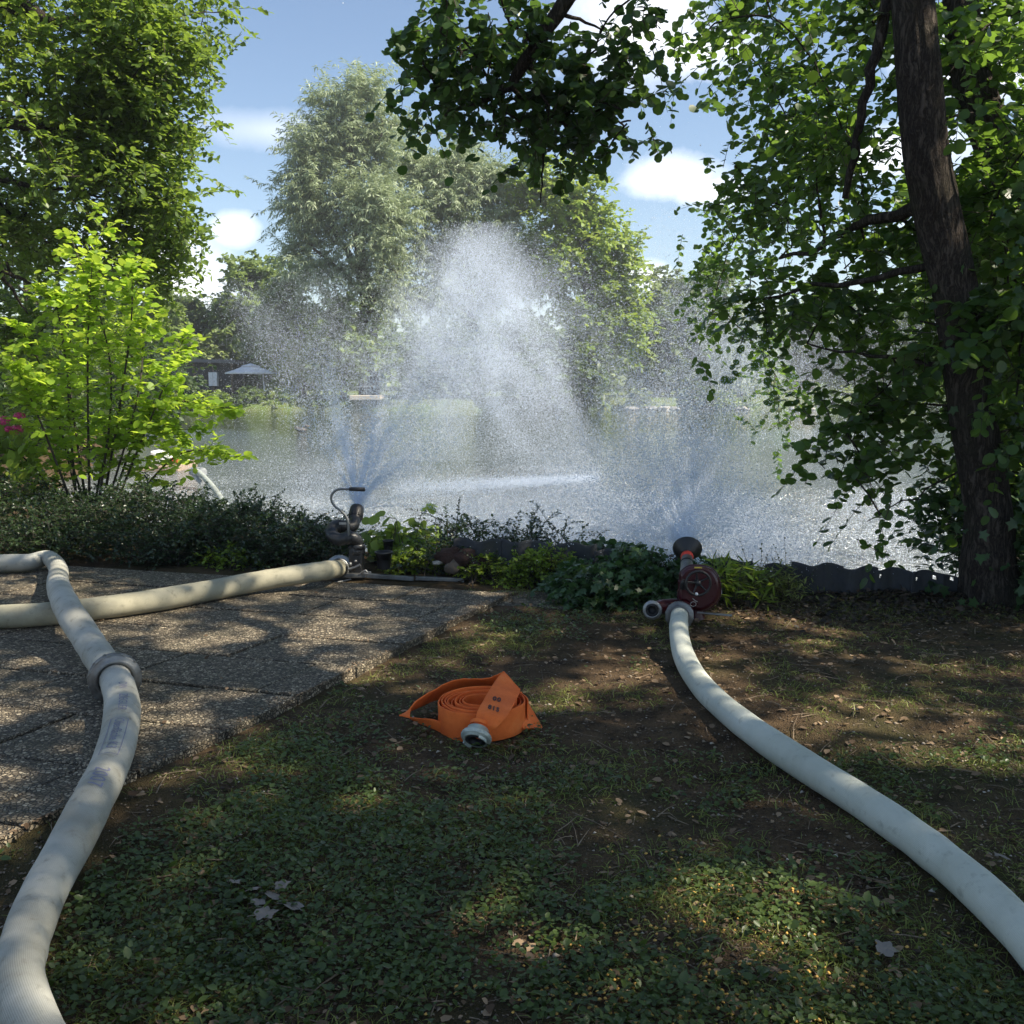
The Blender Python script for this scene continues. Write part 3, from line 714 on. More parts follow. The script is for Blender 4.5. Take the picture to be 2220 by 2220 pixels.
# ================================================================ black water cannon (left)
def zp1(x, y, Y=7.05): return pd(600+x*.2588, 1000+y*.2588, Y-.08)
wc = thing('water_cannon', 'black portable water cannon with curved lever beside the paving, spraying', 'water cannon', (zp1(660, 1000)[0], 7.05, 0), 'water cannons on the bank')
mb = MB()
pth = spline([zp1(672, 760), zp1(676, 700, 7.04), zp1(655, 650, 7.02), zp1(600, 640, 7.0), zp1(530, 655, 7.0), zp1(470, 625, 7.03), zp1(458, 575, 7.08), zp1(505, 540, 7.13), zp1(590, 548, 7.16), zp1(640, 540, 7.19), zp1(655, 500, 7.23), zp1(656, 470, 7.28)], 6)
rr = np.interp(np.linspace(0, 1, len(pth)), [0, .12, .3, .45, .6, .8, 1], [.036, .042, .046, .045, .044, .042, .036]); mb.tube(pth, rr, 24); mb.build('pipe', M['gunmetal'], wc)
for (x, y, Y, ax) in ((605, 640, 7.0, (1, 0, .1)), (520, 545, 7.14, (1, 0, 0)), (678, 715, 7.04, (0, 0, 1)), (600, 548, 7.165, (1, 0, 0))):
    mb = MB(); mb.lathe([(.046, -.02), (.052, -.018), (.052, .018), (.046, .02)], zp1(x, y, Y), ax, 28); mb.build('swivel_joint', M['gunmetal'], wc)
nz = zp1(657, 492, 7.25); nd = Vector((.02, .60, .55)).normalized()
mb = MB(); mb.lathe([(.036, -.02), (.044, 0), (.046, .03), (.052, .05), (.053, .09), (.050, .115), (.046, .12), (.040, .115), (.030, .06), (.001, .055)], nz, nd, 36)
nq = np.array(nd.to_track_quat('Z', 'Y').to_matrix())
for k in range(14):
    a = k*math.tau/14; mb.box(nz+nq@np.array((math.cos(a)*.050, math.sin(a)*.050, .045)), (.008, .010, .05), nq@np.array(Matrix.Rotation(a, 3, 'Z')))
mb.build('nozzle', M['black'], wc)
mb = MB(); mb.tube(spline([zp1(603, 640, 6.96), zp1(601, 560, 6.96), zp1(597, 505, 6.96), zp1(575, 455, 6.96), zp1(535, 415, 6.95), zp1(490, 380, 6.95), zp1(460, 335, 6.95), zp1(458, 290, 6.95), zp1(480, 255, 6.95), zp1(520, 235, 6.95), zp1(612, 233, 6.95)], 6), .0085, 12)
lev = mb.build('lever', M['steel'], wc)
mb = MB(); mb.tube([zp1(608, 233, 6.95), zp1(625, 233, 6.95), zp1(730, 236, 6.95), zp1(740, 236, 6.95)], [.0125, .0145, .0145, .0125], 16); mb.build('grip', M['black'], lev)
mb = MB(); mb.box(zp1(553, 521, 7.07), (.052, .004, .016), bev=.001); mb.build('rating_plate', M['alu'], wc)
mb = MB(); mb.box(zp1(668, 845, 7.05)+np.array((0, 0, .0)), (.098, .10, .27), bev=.012); mb.lathe([(.055, -.03), (.06, -.02), (.06, .02), (.05, .03)], zp1(672, 745, 7.05), (0, 0, 1), 28); mb.build('column', M['gunmetal'], wc)
mb = MB(); pq = zp1(660, 890, 6.97); mb.tube([cB+dB*.03, cB+dB*.08, pq+np.array((0, .06, 0))], [.058, .052, .046], 24); mb.build('inlet', M['gunmetal'], wc)
mb = MB(); c_ = zp1(655, 870, 6.93)
for (x, y, r) in ((615, 862, .016), (640, 900, .017), (690, 880, .014), (660, 838, .012)):
    mb.lathe([(.001, -r), (r*.8, -r*.7), (r, 0), (r*.8, r*.7), (.001, r)], zp1(x, y, 6.93), (0, -1, .3), 14)
mb.tube([zp1(600, 905, 6.92), zp1(650, 893, 6.92), zp1(700, 868, 6.92)], .011, 12); mb.build('clamp', M['steel'], wc)
mb = MB(); mb.box(zp1(655, 1000, 7.03)*np.array((1, 1, 0))+np.array((0, 0, .055)), (.17, .16, .03), bev=.006); mb.build('base_plate', M['steel'], wc)
def leg_bar(name, a, b, th, hgt, parent, mat, taper=1.0, foot=None):
    a = np.asarray(a); b = np.asarray(b); d = b-a; L = np.linalg.norm(d); q_ = np.array(Vector(d).to_track_quat('X', 'Z').to_matrix())
    mb = MB(); mb.box((a+b)/2, (L, th, hgt), q_, bev=.003)
    if foot: mb.box(b+np.array((0, 0, -foot/2)), (.018, th*1.1, foot), bev=.002)
    return mb.build(name, mat, parent)
leg_bar('leg', zp1(735, 955, 7.0), zp1(1150, 983, 7.0), .04, .03, wc, M['steel'])
leg_bar('leg', zp1(1162, 978, 7.0), zp1(1560, 992, 7.0), .04, .027, wc, M['steel'], foot=.075)
leg_bar('leg', zp1(490, 1015, 6.92), zp1(620, 985, 6.98), .035, .012, wc, M['steel'])
leg_bar('leg', zp1(650, 1000, 7.1), zp1(640, 960, 7.75), .035, .018, wc, M['steel'])
mb = MB(); mb.tube(spline([zp1(690, 948, 6.95), zp1(720, 925, 6.95), zp1(745, 915, 6.95), zp1(760, 930, 6.95), zp1(790, 930, 6.95)], 5), .006, 8); mb.build('latch', M['alu'], wc); mb = MB(); mb.tube(spline([zp1(700, 955, 6.96), zp1(735, 940, 6.95), zp1(770, 945, 6.95)], 4), .006, 8); mb.build('latch', M['alu'], wc)

# ================================================================ red water cannon (right)
def zp2(x, y, Y=5.80): return pd(1350+x*.15528, 1120+y*.15528, Y)
rc = thing('water_cannon', 'dark red water cannon with handwheel and flared black nozzle shield', 'water cannon', (zp2(1000, 1400)[0], 5.80, 0), 'water cannons on the bank')
# rounded gear housing: extruded outline
out = [(800, 860), (805, 790), (860, 730), (930, 692), (1020, 684), (1130, 690), (1230, 720), (1300, 790), (1345, 880), (1362, 980), (1355, 1090), (1320, 1180), (1260, 1240), (1180, 1290), (1090, 1320), (1000, 1300), (930, 1230), (860, 1180), (790, 1170), (775, 1090), (790, 980)]
def extruded(outline, Y0, Y1, inset, mat, name, parent, zp):
    pts = np.array(outline, float); c = pts.mean(0); mb = MB(); n = len(pts); V = []
    for (Yv, k) in ((Y0, 1-inset*1.6), (Y0+.006, 1-inset*.7), (Y0+.018, 1-inset*.15), ((Y0+Y1)/2, 1), (Y1-.018, 1-inset*.15), (Y1, 1-inset*1.4)):
        for p in pts: q_ = c+(p-c)*k; V.append(zp(q_[0], q_[1], Yv))
    F = []
    for l in range(5):
        for j in range(n): k = (j+1) % n; F.append((l*n+j, l*n+k, (l+1)*n+k, (l+1)*n+j))
    mb.add(V, F, True); mb.add(V[:n], [list(range(n))[::-1]], False); mb.add(V[-n:], [list(range(n))], False)
    return mb.build(name, mat, parent)
outs = spline([(*p, 0) for p in out+[out[0]]], 3)[:-1, :2]
hou = extruded(outs, 5.74, 5.86, .10, M['maroon'], 'housing', rc, zp2)
# seam rib round the housing
mb = MB(); rim = np.array([zp2(*(outs.mean(0)+(p-outs.mean(0))*1.02), 5.80) for p in outs]); rim = np.vstack([rim, rim[:1]]); mb.tube(rim, .005, 8, cap=False); mb.build('seam', M['maroon'], hou)
# handwheel
hw = zp2(1055, 932, 5.69); mb = MB(); R_ = .072
th_ = np.linspace(0, math.tau, 41); mb.tube([hw+np.array((math.cos(a)*R_, 0, math.sin(a)*R_)) for a in th_], .0078, 10, cap=False)
wheel = mb.build('handwheel', M['black'], rc)
for k in range(5):
    a = k*math.tau/5+.5; mb = MB(); d_ = np.array((math.cos(a), 0, math.sin(a)))
    mb.tube([hw+d_*.012+np.array((0, .012, 0)), hw+d_*.04+np.array((0, .010, 0)), hw+d_*R_], [.008, .006, .005], 8); mb.build('spoke', M['black'], wheel)
mb = MB(); mb.lathe([(.001, -.012), (.014, -.010), (.018, 0), (.018, .05)], hw+np.array((0, .0, 0)), (0, 1, 0), 20); mb.build('hub', M['gunmetal'], wheel)
mb = MB(); mb.lathe([(.001, -.02), (.008, -.018), (.009, -.008), (.005, 0), (.005, .012)], zp2(1028, 1075, 5.68), (0, 1, 0), 14); mb.build('knob', M['white'], wheel)
# riser at the left of the housing
mb = MB(); mb.tube([zp2(812, 1180), zp2(812, 1000), zp2(808, 900)], [.017, .0165, .016], 20); mb.lathe([(.016, -.012), (.0205, -.01), (.0205, .01), (.016, .012)], zp2(815, 1035), (0, 0, 1), 24); mb.lathe([(.016, 0), (.012, .008), (.001, .012)], zp2(808, 900), (0, 0, 1), 20); mb.build('lock_pin', M['maroon'], rc)
mb = MB(); mb.tube(spline([zp2(845, 1000, 5.75), zp2(850, 940, 5.74), zp2(880, 900, 5.73)], 4), [.02]*9, 14); mb.build('gear_box', M['gunmetal'], rc)
# barrel, rings and shield
b0 = zp2(890, 800, 5.86); b1 = zp2(900, 520, 6.03); bd = norm(b1-b0); BL = np.linalg.norm(b1-b0)
mb = MB(); mb.lathe([(.043, -.05), (.042, 0), (.038, BL*.45), (.0385, BL*.5), (.036, BL*.52), (.036, BL*.9)], b0, bd, 32); mb.build('barrel', M['steel'], rc)
mb = MB(); mb.lathe([(.038, 0), (.0405, .004), (.0405, .012), (.038, .016)], b0+bd*BL*.50, bd, 32); mb.build('clamp_ring', M['black'], rc)
mb = MB(); mb.lathe([(.036, 0), (.0395, .003), (.0395, .022), (.034, .045), (.024, .052)], b0+bd*BL*.76, bd, 32); mb.build('red_ring', M['red'], rc)
mb = MB(); s0_ = b0+bd*(BL*.9); mb.lathe([(.026, 0), (.034, .004), (.050, .018), (.072, .046), (.088, .066), (.091, .070), (.092, .076), (.086, .073), (.066, .050), (.040, .022), (.022, .012)], s0_, bd, 44); mb.build('nozzle_shield', M['black'], rc)
# inlet manifold
mb = MB(); iy = 5.72
mb.tube(spline([zp2(790, 1335, 5.64), zp2(800, 1310, 5.72), zp2(880, 1260, 5.78), zp2(960, 1180, 5.80)], 5), [.055, .056, .056, .056, .056, .056, .054, .054, .053, .052, .052, .05, .05, .05, .05, .05], 24)
mb.tube([zp2(450, 1295, 5.70), zp2(520, 1262, 5.74), zp2(700, 1248, 5.80), zp2(850, 1250, 5.82)], [.040, .043, .046, .046], 24)
mb.build('manifold', M['maroon'], rc)
coupling('coupling', zp2(413, 1305, 5.64), Vector((-.28, -1, .03)), .056, rc, 'alu', inner=.036, open_end=True, L=.9)
mb = MB(); mb.tube([zp2(1020, 1180, 5.80), zp2(1020, 1300, 5.80), zp2(1025, 1420, 5.80)], [.045, .04, .055], 20); mb.build('pedestal', M['maroon'], rc)
leg_bar('leg', zp2(1040, 1335, 5.72), zp2(1530, 1382, 5.66), .03, .008, rc, M['alu'])
leg_bar('leg', zp2(1000, 1380, 5.82), zp2(1250, 1290, 6.35)*np.array((1, 1, 0))+np.array((0, 0, .02)), .03, .012, rc, M['steel'])
mb = MB(); mb.tube(spline([zp2(1300, 790, 5.88), zp2(1350, 900, 5.90), zp2(1375, 1010, 5.88), zp2(1380, 1070, 5.86), zp2(1330, 1110, 5.84)], 6), .0022, 6); mb.build('cable', M['alu'], rc)
mb = MB(); mb.tube([np.array(zp2(985, 1222, 5.73))+np.array((math.cos(a)*.017, 0, math.sin(a)*.014)) for a in np.linspace(0, math.tau, 20)], .0022, 6, cap=False); mb.build('pull_ring', M['alu'], rc); mb = MB(); mb.tube([zp2(975, 1140, 5.70), zp2(1010, 1175, 5.70), zp2(1045, 1188, 5.70)], .003, 8); mb.build('pin', M['alu'], rc)
mb = MB(); mb.box(zp2(1055, 712, 5.742), (.045, .002, .009)); mb.build('sticker', pmat('yellow_label', (.5, .38, .05), .5), rc)

# ================================================================ rolled orange hose
CX, CY = -.125, 3.93
oh = thing('rolled_hose', 'bright orange fire hose rolled up on the grass, its end folded over the coil', 'fire hose', (CX, CY, 0))
HW = .114; Z0 = .005
def ribbon(path_lo, path_hi, th, name, parent, mat, smooth=True):
    """flat band between two edge lines with real thickness"""
    lo = np.asarray(path_lo, float); hi = np.asarray(path_hi, float); n = len(lo)
    T = norm(np.gradient((lo+hi)/2, axis=0)); W = norm(hi-lo); N = norm(np.cross(T, W))
    # rounded cross-section: 8 points
    prof = [(-1, 0), (-.985, .8), (-.95, 1), (-.3, 1), (.3, 1), (.95, 1), (.985, .8), (1, 0), (.985, -.8), (.95, -1), (.3, -1), (-.3, -1), (-.95, -1), (-.985, -.8)]
    k = len(prof); mid = (lo+hi)/2; half = np.linalg.norm(hi-lo, axis=1)/2; V = []
    for i in range(n):
        for a, b in prof:
            wr = .0016*math.sin(i*.9+a*2.1)*math.sin(i*.23+a*3.3+n)   # slack cloth
            V.append(mid[i]+W[i]*a*half[i]+N[i]*(b*th/2+wr))
    F = [(i*k+j, (i+1)*k+j, (i+1)*k+(j+1) % k, i*k+(j+1) % k) for i in range(n-1) for j in range(k)]
    mb = MB(); mb.add(V, F, smooth); mb.add(V[:k], [list(range(k))], False); mb.add(V[-k:], [list(range(k))[::-1]], False)
    return mb.build(name, mat, parent)
turns = 8.2; nseg = 420; t = np.linspace(0, 1, nseg); ang = -t*turns*math.tau+1.2
rad = .068+.118*t+.004*np.sin(t*turns*math.pi*2)*0
wob = .0035*np.sin(ang*3+t*9)+.003*np.sin(ang*2.0+1)
rad = rad+wob*np.clip(t*2, .3, 1); zz = Z0+.003*np.sin(ang*1.0+.4)+.004*np.sin(t*40)
lo = np.stack([CX+np.cos(ang)*rad, CY+np.sin(ang)*rad*.96, zz], 1); hi = lo+np.array((0, 0, HW)); hi[:, 2] += .004*np.sin(t*23)
ribbon(lo, hi, .0052, 'coil', oh, M['orange'])
def band(keys, name, n=10, th=.0055):
    a = spline([k[0] for k in keys], n); b = spline([k[1] for k in keys], n); return ribbon(a, b, th, name, oh, M['orange'])
def zo(x, y, Y): return pd(840+x*.18634, 1420+y*.18634, Y)
# loop out to the left and round behind the coil, up to the apex
def zg(x, y, z): return gp(840+x*.18634, 1420+y*.18634, z)
band([(zg(700, 930, .004), zg(680, 800, .050)), (zg(520, 868, .004), zg(525, 748, .055)), (zg(400, 822, .004), zg(400, 738, .045)), (zg(300, 765, .004), zg(310, 730, .028)), (zg(245, 735, .003), zg(262, 722, .014))], 'loop_end', 8)
band([(zo(135, 700, 3.86), zo(262, 730, 3.84)), (zo(180, 690, 3.92), zo(268, 640, 3.88)), (zo(300, 640, 4.00), zo(330, 540, 3.95)), (zo(480, 560, 4.12), zo(560, 395, 4.06)), (zo(700, 480, 4.22), zo(760, 298, 4.14)), (zo(900, 440, 4.27), zo(940, 276, 4.17)), (zo(1130, 400, 4.27), zo(1130, 275, 4.18)), (zo(1290, 350, 4.20), zo(1250, 240, 4.15)), (zo(1400, 330, 4.12), zo(1345, 192, 4.12))], 'loop', 8)
# strap folded down over the front to the coupling
band([(zg(1352, 188, .178), zg(1545, 410, .136)), (zg(1285, 260, .172), zg(1535, 450, .136)), (zg(1200, 385, .160), zg(1470, 575, .135)), (zg(1120, 520, .147), zg(1430, 655, .134)), (zg(1045, 660, .133), zg(1370, 745, .122)), (zg(1022, 770, .104), zg(1290, 830, .095)), (zg(1005, 835, .082), zg(1205, 895, .070))], 'strap', 9)
# right corner: outer wrap pulled out and folded
band([(zo(1520, 440, 4.06), zo(1555, 430, 4.09)), (zo(1545, 620, 3.98), zo(1620, 540, 4.05)), (zo(1565, 760, 3.90), zo(1720, 700, 4.00)), (zo(1570, 862, 3.86), zo(1805, 850, 3.93))], 'corner_fold', 8, .007)
cc = zg(1030, 965, .052); cdir = Vector((-.20, -.74, -.60)).normalized(); cdn = np.array(cdir)
mb = MB(); mb.tube([zg(1105, 825, .078), zg(1085, 865, .072), cc-cdn*.028], [.037, .037, .037], 20); mb.build('shank', M['orange'], oh)
mb = MB(); mb.lathe([(.0385, -.066), (.0395, -.062), (.0385, -.058), (.0395, -.054), (.0385, -.050)], cc, cdir, 28); mb.build('binding', M['orange'], oh)
coupling('coupling', cc, cdir, .060, oh, 'alu_green', inner=.040, open_end=True, L=1.15)
# numbers printed on the strap
def text_plane(txt, size, o, xdir, ydir, name, parent, mat):
    cu = bpy.data.curves.new('print', 'FONT'); cu.body = txt; cu.size = size; cu.extrude = .0003; cu.offset = size*.035; cu.resolution_u = 3
    cu.space_character = 1.25; cu.align_x = 'CENTER'
    ob = bpy.data.objects.new('print_source', cu); SC.collection.objects.link(ob); bpy.context.view_layer.update()
    me = bpy.data.meshes.new_from_object(ob.evaluated_get(bpy.context.evaluated_depsgraph_get())); bpy.data.objects.remove(ob)
    X_ = Vector(xdir).normalized(); Y_ = Vector(ydir).normalized(); Z_ = X_.cross(Y_).normalized()
    me.transform(Matrix.Scale(1.55, 4, (0, 1, 0)))
    me.transform(Matrix.Translation(Vector(o))@Matrix((X_, Y_, Z_)).transposed().to_4x4()); me.materials.clear()
    return mesh_obj(name, me, mat, parent)
A0, B0, C0 = zg(1120, 520, .147), zg(1430, 655, .134), zg(1200, 385, .160)
pn = norm(np.cross(B0-A0, C0-A0)); pn = pn*(1 if pn[2] > 0 else -1)
def on_strap(x, y):
    d = ray(840+x*.18634, 1420+y*.18634); o_ = np.array((0, 0, CAM_H)); return o_+d*(((A0-o_)@pn)/(d@pn))+pn*.0055
text_plane('00', .033, on_strap(1268, 548), on_strap(1330, 535)-on_strap(1232, 510), on_strap(1290, 455)-on_strap(1268, 548), 'print', oh, M['ink'])
text_plane('815', .032, on_strap(1232, 655), on_strap(1325, 655)-on_strap(1165, 600), on_strap(1252, 560)-on_strap(1232, 655), 'print', oh, M['ink'])
# ================================================================ near trees
def cr(px, py, Y, rx, ry, rz, n): return (pd(px, py, Y), (rx, ry, rz), n)
# big alder at the right: trunk leans left as it rises
tb = gp(2150, 1296, 0)
spine = [tb+np.array((.06, 0, -.15)), pd(2142, 1240, tb[1]), pd(2140, 1100, tb[1]), pd(2108, 900, tb[1]), pd(2073, 650, tb[1]), pd(2030, 450, tb[1]), pd(2005, 300, tb[1]), pd(1985, 60, tb[1]+.05), pd(1960, -250, tb[1]+.1), pd(1960, -700, tb[1]+.2), pd(2000, -1300, tb[1]+.4)]
big_tree('alder_tree', 'big dark leaning alder at the right with furrowed bark and branches hanging over the water', 'tree', (*tb[:2], 0), spine,
         [.26, .18, .145, .140, .138, .138, .134, .128, .11, .08, .05],
         [cr(1900, 180, 7.8, .9, 1.2, .75, 18), cr(1740, 130, 8.8, .65, 1.1, .7, 12), cr(1680, 300, 9.2, .42, .9, .45, 9), cr(1680, 430, 9.4, .45, .8, .22, 5), cr(1800, 430, 8.2, .6, .8, .45, 9), cr(1860, 620, 7.6, .5, .7, .28, 6),
          cr(1740, 660, 7.4, .38, .4, .13, 5), cr(1650, 665, 7.2, .15, .15, .05, 3), cr(1950, 850, 7.0, .26, .4, .26, 5), cr(1880, 940, 6.9, .22, .3, .16, 4), cr(1830, 1040, 6.8, .12, .2, .06, 2), cr(1980, 740, 6.8, .22, .4, .22, 3),
          cr(1700, 0, 9.0, .5, 1.0, .6, 6), cr(1780, -110, 7.9, 1.2, 1.4, 1.0, 13), cr(1570, 640, 11.5, .4, .6, .5, 4), cr(1640, 800, 11.8, .3, .6, .5, 3), cr(1670, 930, 11.8, .12, .3, .12, 1), cr(1590, 480, 11.2, .25, .5, .4, 4),
          cr(2080, 300, 7.4, .9, .9, .9, 16), cr(2120, 620, 7.2, .6, .6, .8, 12), cr(2160, 850, 6.9, .35, .5, .5, 8),
          ((6.5, 7.5, 8.0), (4.2, 4.2, 3.0), 70), ((3.0, 6.0, 8.2), (3.0, 3.4, 2.0), 22)],
         M['leaf_alder'], .074, 'round', 9, 11, M['bark'], trunk_sides=72, single=300, twig_len=.48, droop=.38, clump_r=.55, rough=.075, limb_from=(.22, 1.0), hang=.35, limb_r=.045,
         secondary=[(pd(1900, 120, 6.6), pd(1832, 430, 6.9), .035, .022), (pd(1935, -60, 6.6), pd(1900, 125, 6.6), .045, .034), (pd(2030, 430, 6.55), pd(1690, 560, 8.4), .05, .012), (pd(2090, 800, 6.5), pd(1750, 745, 7.1), .02, .006), (pd(2050, 560, 6.5), pd(1640, 650, 7.2), .03, .007), (pd(2120, 1000, 6.45), pd(1880, 1130, 6.6), .008, .003)])
# second alder behind it, mostly hidden, leaning to the right
t2 = np.array((4.35, 7.6, 0))
big_tree('alder_tree', 'second alder behind the big one, its dark stem showing at the right edge', 'tree', tuple(t2),
         [t2+(0, 0, -.15), pd(2235, 900, 7.6), pd(2215, 640, 7.6), pd(2205, 560, 7.6), pd(2170, 350, 7.7), pd(2110, 180, 7.8), pd(2080, -50, 7.9), pd(2100, -500, 8.0)], [.24, .2, .17, .16, .15, .14, .12, .07],
         [cr(2180, 200, 8.4, .9, .8, 1.0, 18), cr(2190, 520, 8.0, .6, .6, .7, 14), cr(2190, 800, 7.7, .5, .5, .6, 12), cr(2200, 1050, 7.2, .35, .4, .4, 9), cr(2200, 380, 6.6, .25, .4, .5, 5), cr(2220, 680, 6.3, .2, .3, .5, 5), cr(2215, 950, 6.1, .15, .2, .3, 3), cr(2040, 480, 9.0, .6, .8, .5, 8), ((6.6, 5.2, 6.5), (2.6, 2.8, 2.6), 46)],
         M['leaf_alder'], .078, 'round', 11, 13, M['bark'], trunk_sides=40, single=250, twig_len=.5, rough=.06, limb_from=(.25, 1.0), hang=.3, limb_r=.035)
# alder whose bough hangs into the picture at the top; its trunk stands just outside, to the right of the viewer
t3 = np.array((4.3, 2.2, 0))
big_tree('alder_tree', 'dark alder bough hanging down from the top edge against the blue sky', 'tree', tuple(t3),
         [t3+(0, 0, -.2), t3+(-.05, .1, 2.0), t3+(-.2, .4, 4.0), t3+(-.5, .9, 6.0), t3+(-.7, 1.2, 8.5), t3+(-.6, 1.2, 11.0)], [.30, .24, .21, .17, .12, .05],
         [cr(1030, 45, 6.4, .32, .5, .24, 15), cr(985, 160, 6.5, .26, .4, .14, 11), cr(1150, 130, 6.4, .42, .4, .26, 18), cr(1210, 260, 6.5, .30, .4, .14, 12), cr(1340, 90, 6.3, .16, .3, .20, 8), cr(1320, 250, 6.4, .18, .3, .14, 8),
          cr(1110, 240, 6.5, .22, .3, .08, 5), cr(930, 140, 6.6, .06, .2, .08, 3), cr(1250, 310, 6.5, .12, .2, .04, 3), cr(960, 235, 6.6, .08, .2, .04, 2), cr(1170, 320, 6.6, .06, .1, .04, 1), cr(1410, -10, 6.0, .12, .3, .1, 3),
          ((2.2, 4.6, 8.2), (3.3, 2.6, 1.6), 55), ((5.4, 3.2, 7.6), (3.0, 3.0, 2.4), 130), ((1.6, 1.2, 8.2), (2.8, 2.4, 1.6), 36)],
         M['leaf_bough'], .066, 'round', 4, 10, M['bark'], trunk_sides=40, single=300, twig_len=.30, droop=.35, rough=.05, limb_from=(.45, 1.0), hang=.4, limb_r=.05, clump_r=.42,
         secondary=[(t3+(-.45, .9, 5.7), pd(1240, -15, 6.2), .07, .050), (pd(1240, -20, 6.2), pd(1140, 130, 6.35), .050, .040), (pd(1140, 128, 6.35), pd(1105, 190, 6.4), .040, .030), (pd(1105, 188, 6.4), pd(1010, 235, 6.5), .030, .010), (pd(1145, 130, 6.4), pd(1195, 255, 6.45), .022, .014), (pd(1195, 250, 6.45), pd(1320, 320, 6.5), .014, .004), (pd(1110, 190, 6.4), pd(1190, 265, 6.5), .016, .012), (pd(1185, 262, 6.5), pd(1172, 440, 6.55), .010, .004), (pd(1065, 215, 6.5), pd(1085, 330, 6.6), .008, .003)])
# unseen alder beside the viewer, crown placed and filled out for foreground shade
t4 = np.array((7.6, -2.2, 0))
big_tree('alder_tree', 'unseen alder to the right of the viewer, its crown shaped to shade the foreground', 'tree', tuple(t4),
         [t4+(0, 0, -.2), t4+(.1, .2, 3), t4+(.2, .5, 6), t4+(.3, .9, 9), t4+(.4, 1, 12)], [.32, .25, .2, .13, .05],
         [((6.4, -1.0, 7.6), (3.2, 2.8, 2.2), 85), ((8.8, 2.2, 8.0), (3.0, 2.8, 2.4), 75), ((5.2, 1.2, 8.4), (2.4, 2.0, 1.4), 30)],
         M['leaf_alder'], .095, 'round', 12, 12, M['bark'], trunk_sides=24, twig_len=.55, limb_from=(.45, 1.0), limb_r=.05, twigs=False)
# left hornbeam: long horizontal boughs
t5 = np.array((-8.6, 12.2, 0))
def L5(px, py, Y): return pd(px, py, Y)
big_tree('hornbeam_tree', 'tall leafy tree filling the upper left corner with long bare boughs through its crown', 'tree', tuple(t5),
         [t5+(0, 0, -.2), t5+(.1, 0, 2), t5+(.1, .1, 5), t5+(.2, 0, 8), t5+(.3, 0, 11), t5+(.3, 0, 14)], [.42, .33, .28, .22, .15, .06],
         [cr(120, 120, 11.6, 1.5, 1.7, 1.2, 46), cr(290, 90, 11.8, .75, 1.2, .9, 26), cr(360, 190, 12.0, .38, .8, .6, 11), cr(120, 380, 12.4, 1.5, 1.6, 1.1, 46), cr(300, 370, 12.2, .75, 1.2, 1.0, 28), cr(385, 420, 12.2, .25, .7, .6, 9),
          cr(60, 620, 13.5, 1.0, 1.4, .9, 22), cr(300, 570, 12.8, .6, .9, .55, 14), cr(350, 600, 13.2, .25, .5, .25, 4), cr(200, -60, 11.5, 1.6, 1.8, 1.2, 34), cr(0, 250, 11.0, .9, 1.4, 1.6, 20), cr(60, 780, 14.5, 1.0, 1.2, .9, 16), cr(200, 740, 15.5, 1.2, 1.0, .8, 14),
          ((-8.8, 12.0, 8.5), (3.4, 3.2, 4.0), 60)],
         M['leaf_left'], .080, 'oval', 14, 14, M['bark'], trunk_sides=30, single=300, twig_len=.48, droop=.22, limb_from=(.18, 1.0), hang=.15, limb_r=.055, clump_r=.5, rough=.05, up_bias=1.5,
         secondary=[(t5+(.1, 0, 6.6), L5(60, 20, 11.5), .12, .09), (L5(50, 12, 11.5), L5(110, 48, 11.4), .075, .06), (L5(108, 46, 11.4), L5(170, 50, 11.4), .06, .05), (L5(168, 50, 11.4), L5(270, 120, 11.5), .05, .022), (t5+(.1, 0, 5.0), L5(0, 268, 11.4), .09, .065), (L5(-5, 266, 11.4), L5(100, 280, 11.4), .06, .045), (L5(98, 280, 11.4), L5(330, 262, 11.8), .040, .012), (L5(150, 290, 11.4), L5(300, 380, 11.6), .025, .008),
                    (t5+(.1, 0, 3.6), L5(0, 392, 11.6), .06, .04), (L5(-5, 390, 11.6), L5(270, 430, 12), .035, .010), (L5(-20, 430, 11.5), L5(120, 540, 12), .03, .01), (L5(-10, 580, 11), L5(80, 620, 11.6), .035, .012), (L5(0, 590, 11), L5(60, 680, 11.4), .025, .008)])
# dark wood further back on the left shore
for i, (px, py, Y, rx, rz, n, lab) in enumerate(((60, 700, 24, 3.6, 3.8, 46, 'dark tree behind the hazel at the left edge'), (230, 760, 30, 2.6, 2.4, 30, 'dark tree between the hazel and the white parasol'), (-120, 500, 20, 4, 5, 40, 'dark tall tree half outside the left edge'), (330, 860, 34, 1.8, 1.1, 14, 'low dark shrub on the left shore behind the hazel'))):
    c = pd(px, py, Y); b = np.array((c[0], Y, 0.0))
    big_tree('shore_tree', lab, 'tree', tuple(b), [b+(0, 0, -.3), b+(.1, 0, c[2]*.6), c+(0, 0, rz*.5)], [.22, .15, .05], [(c, (rx, rx*.8, rz), n), (b+(0, 0, max(.8, c[2]-rz)), (rx*.8, rx*.6, 1.0), n//3)],
             M['leaf_shore'], .17, 'oval', 9, 12, M['bark_far'], 'trees along the left shore', trunk_sides=12, twig_len=.95, limb_from=(.3, 1), limb_r=.06, clump_r=1.0, twigs=False)

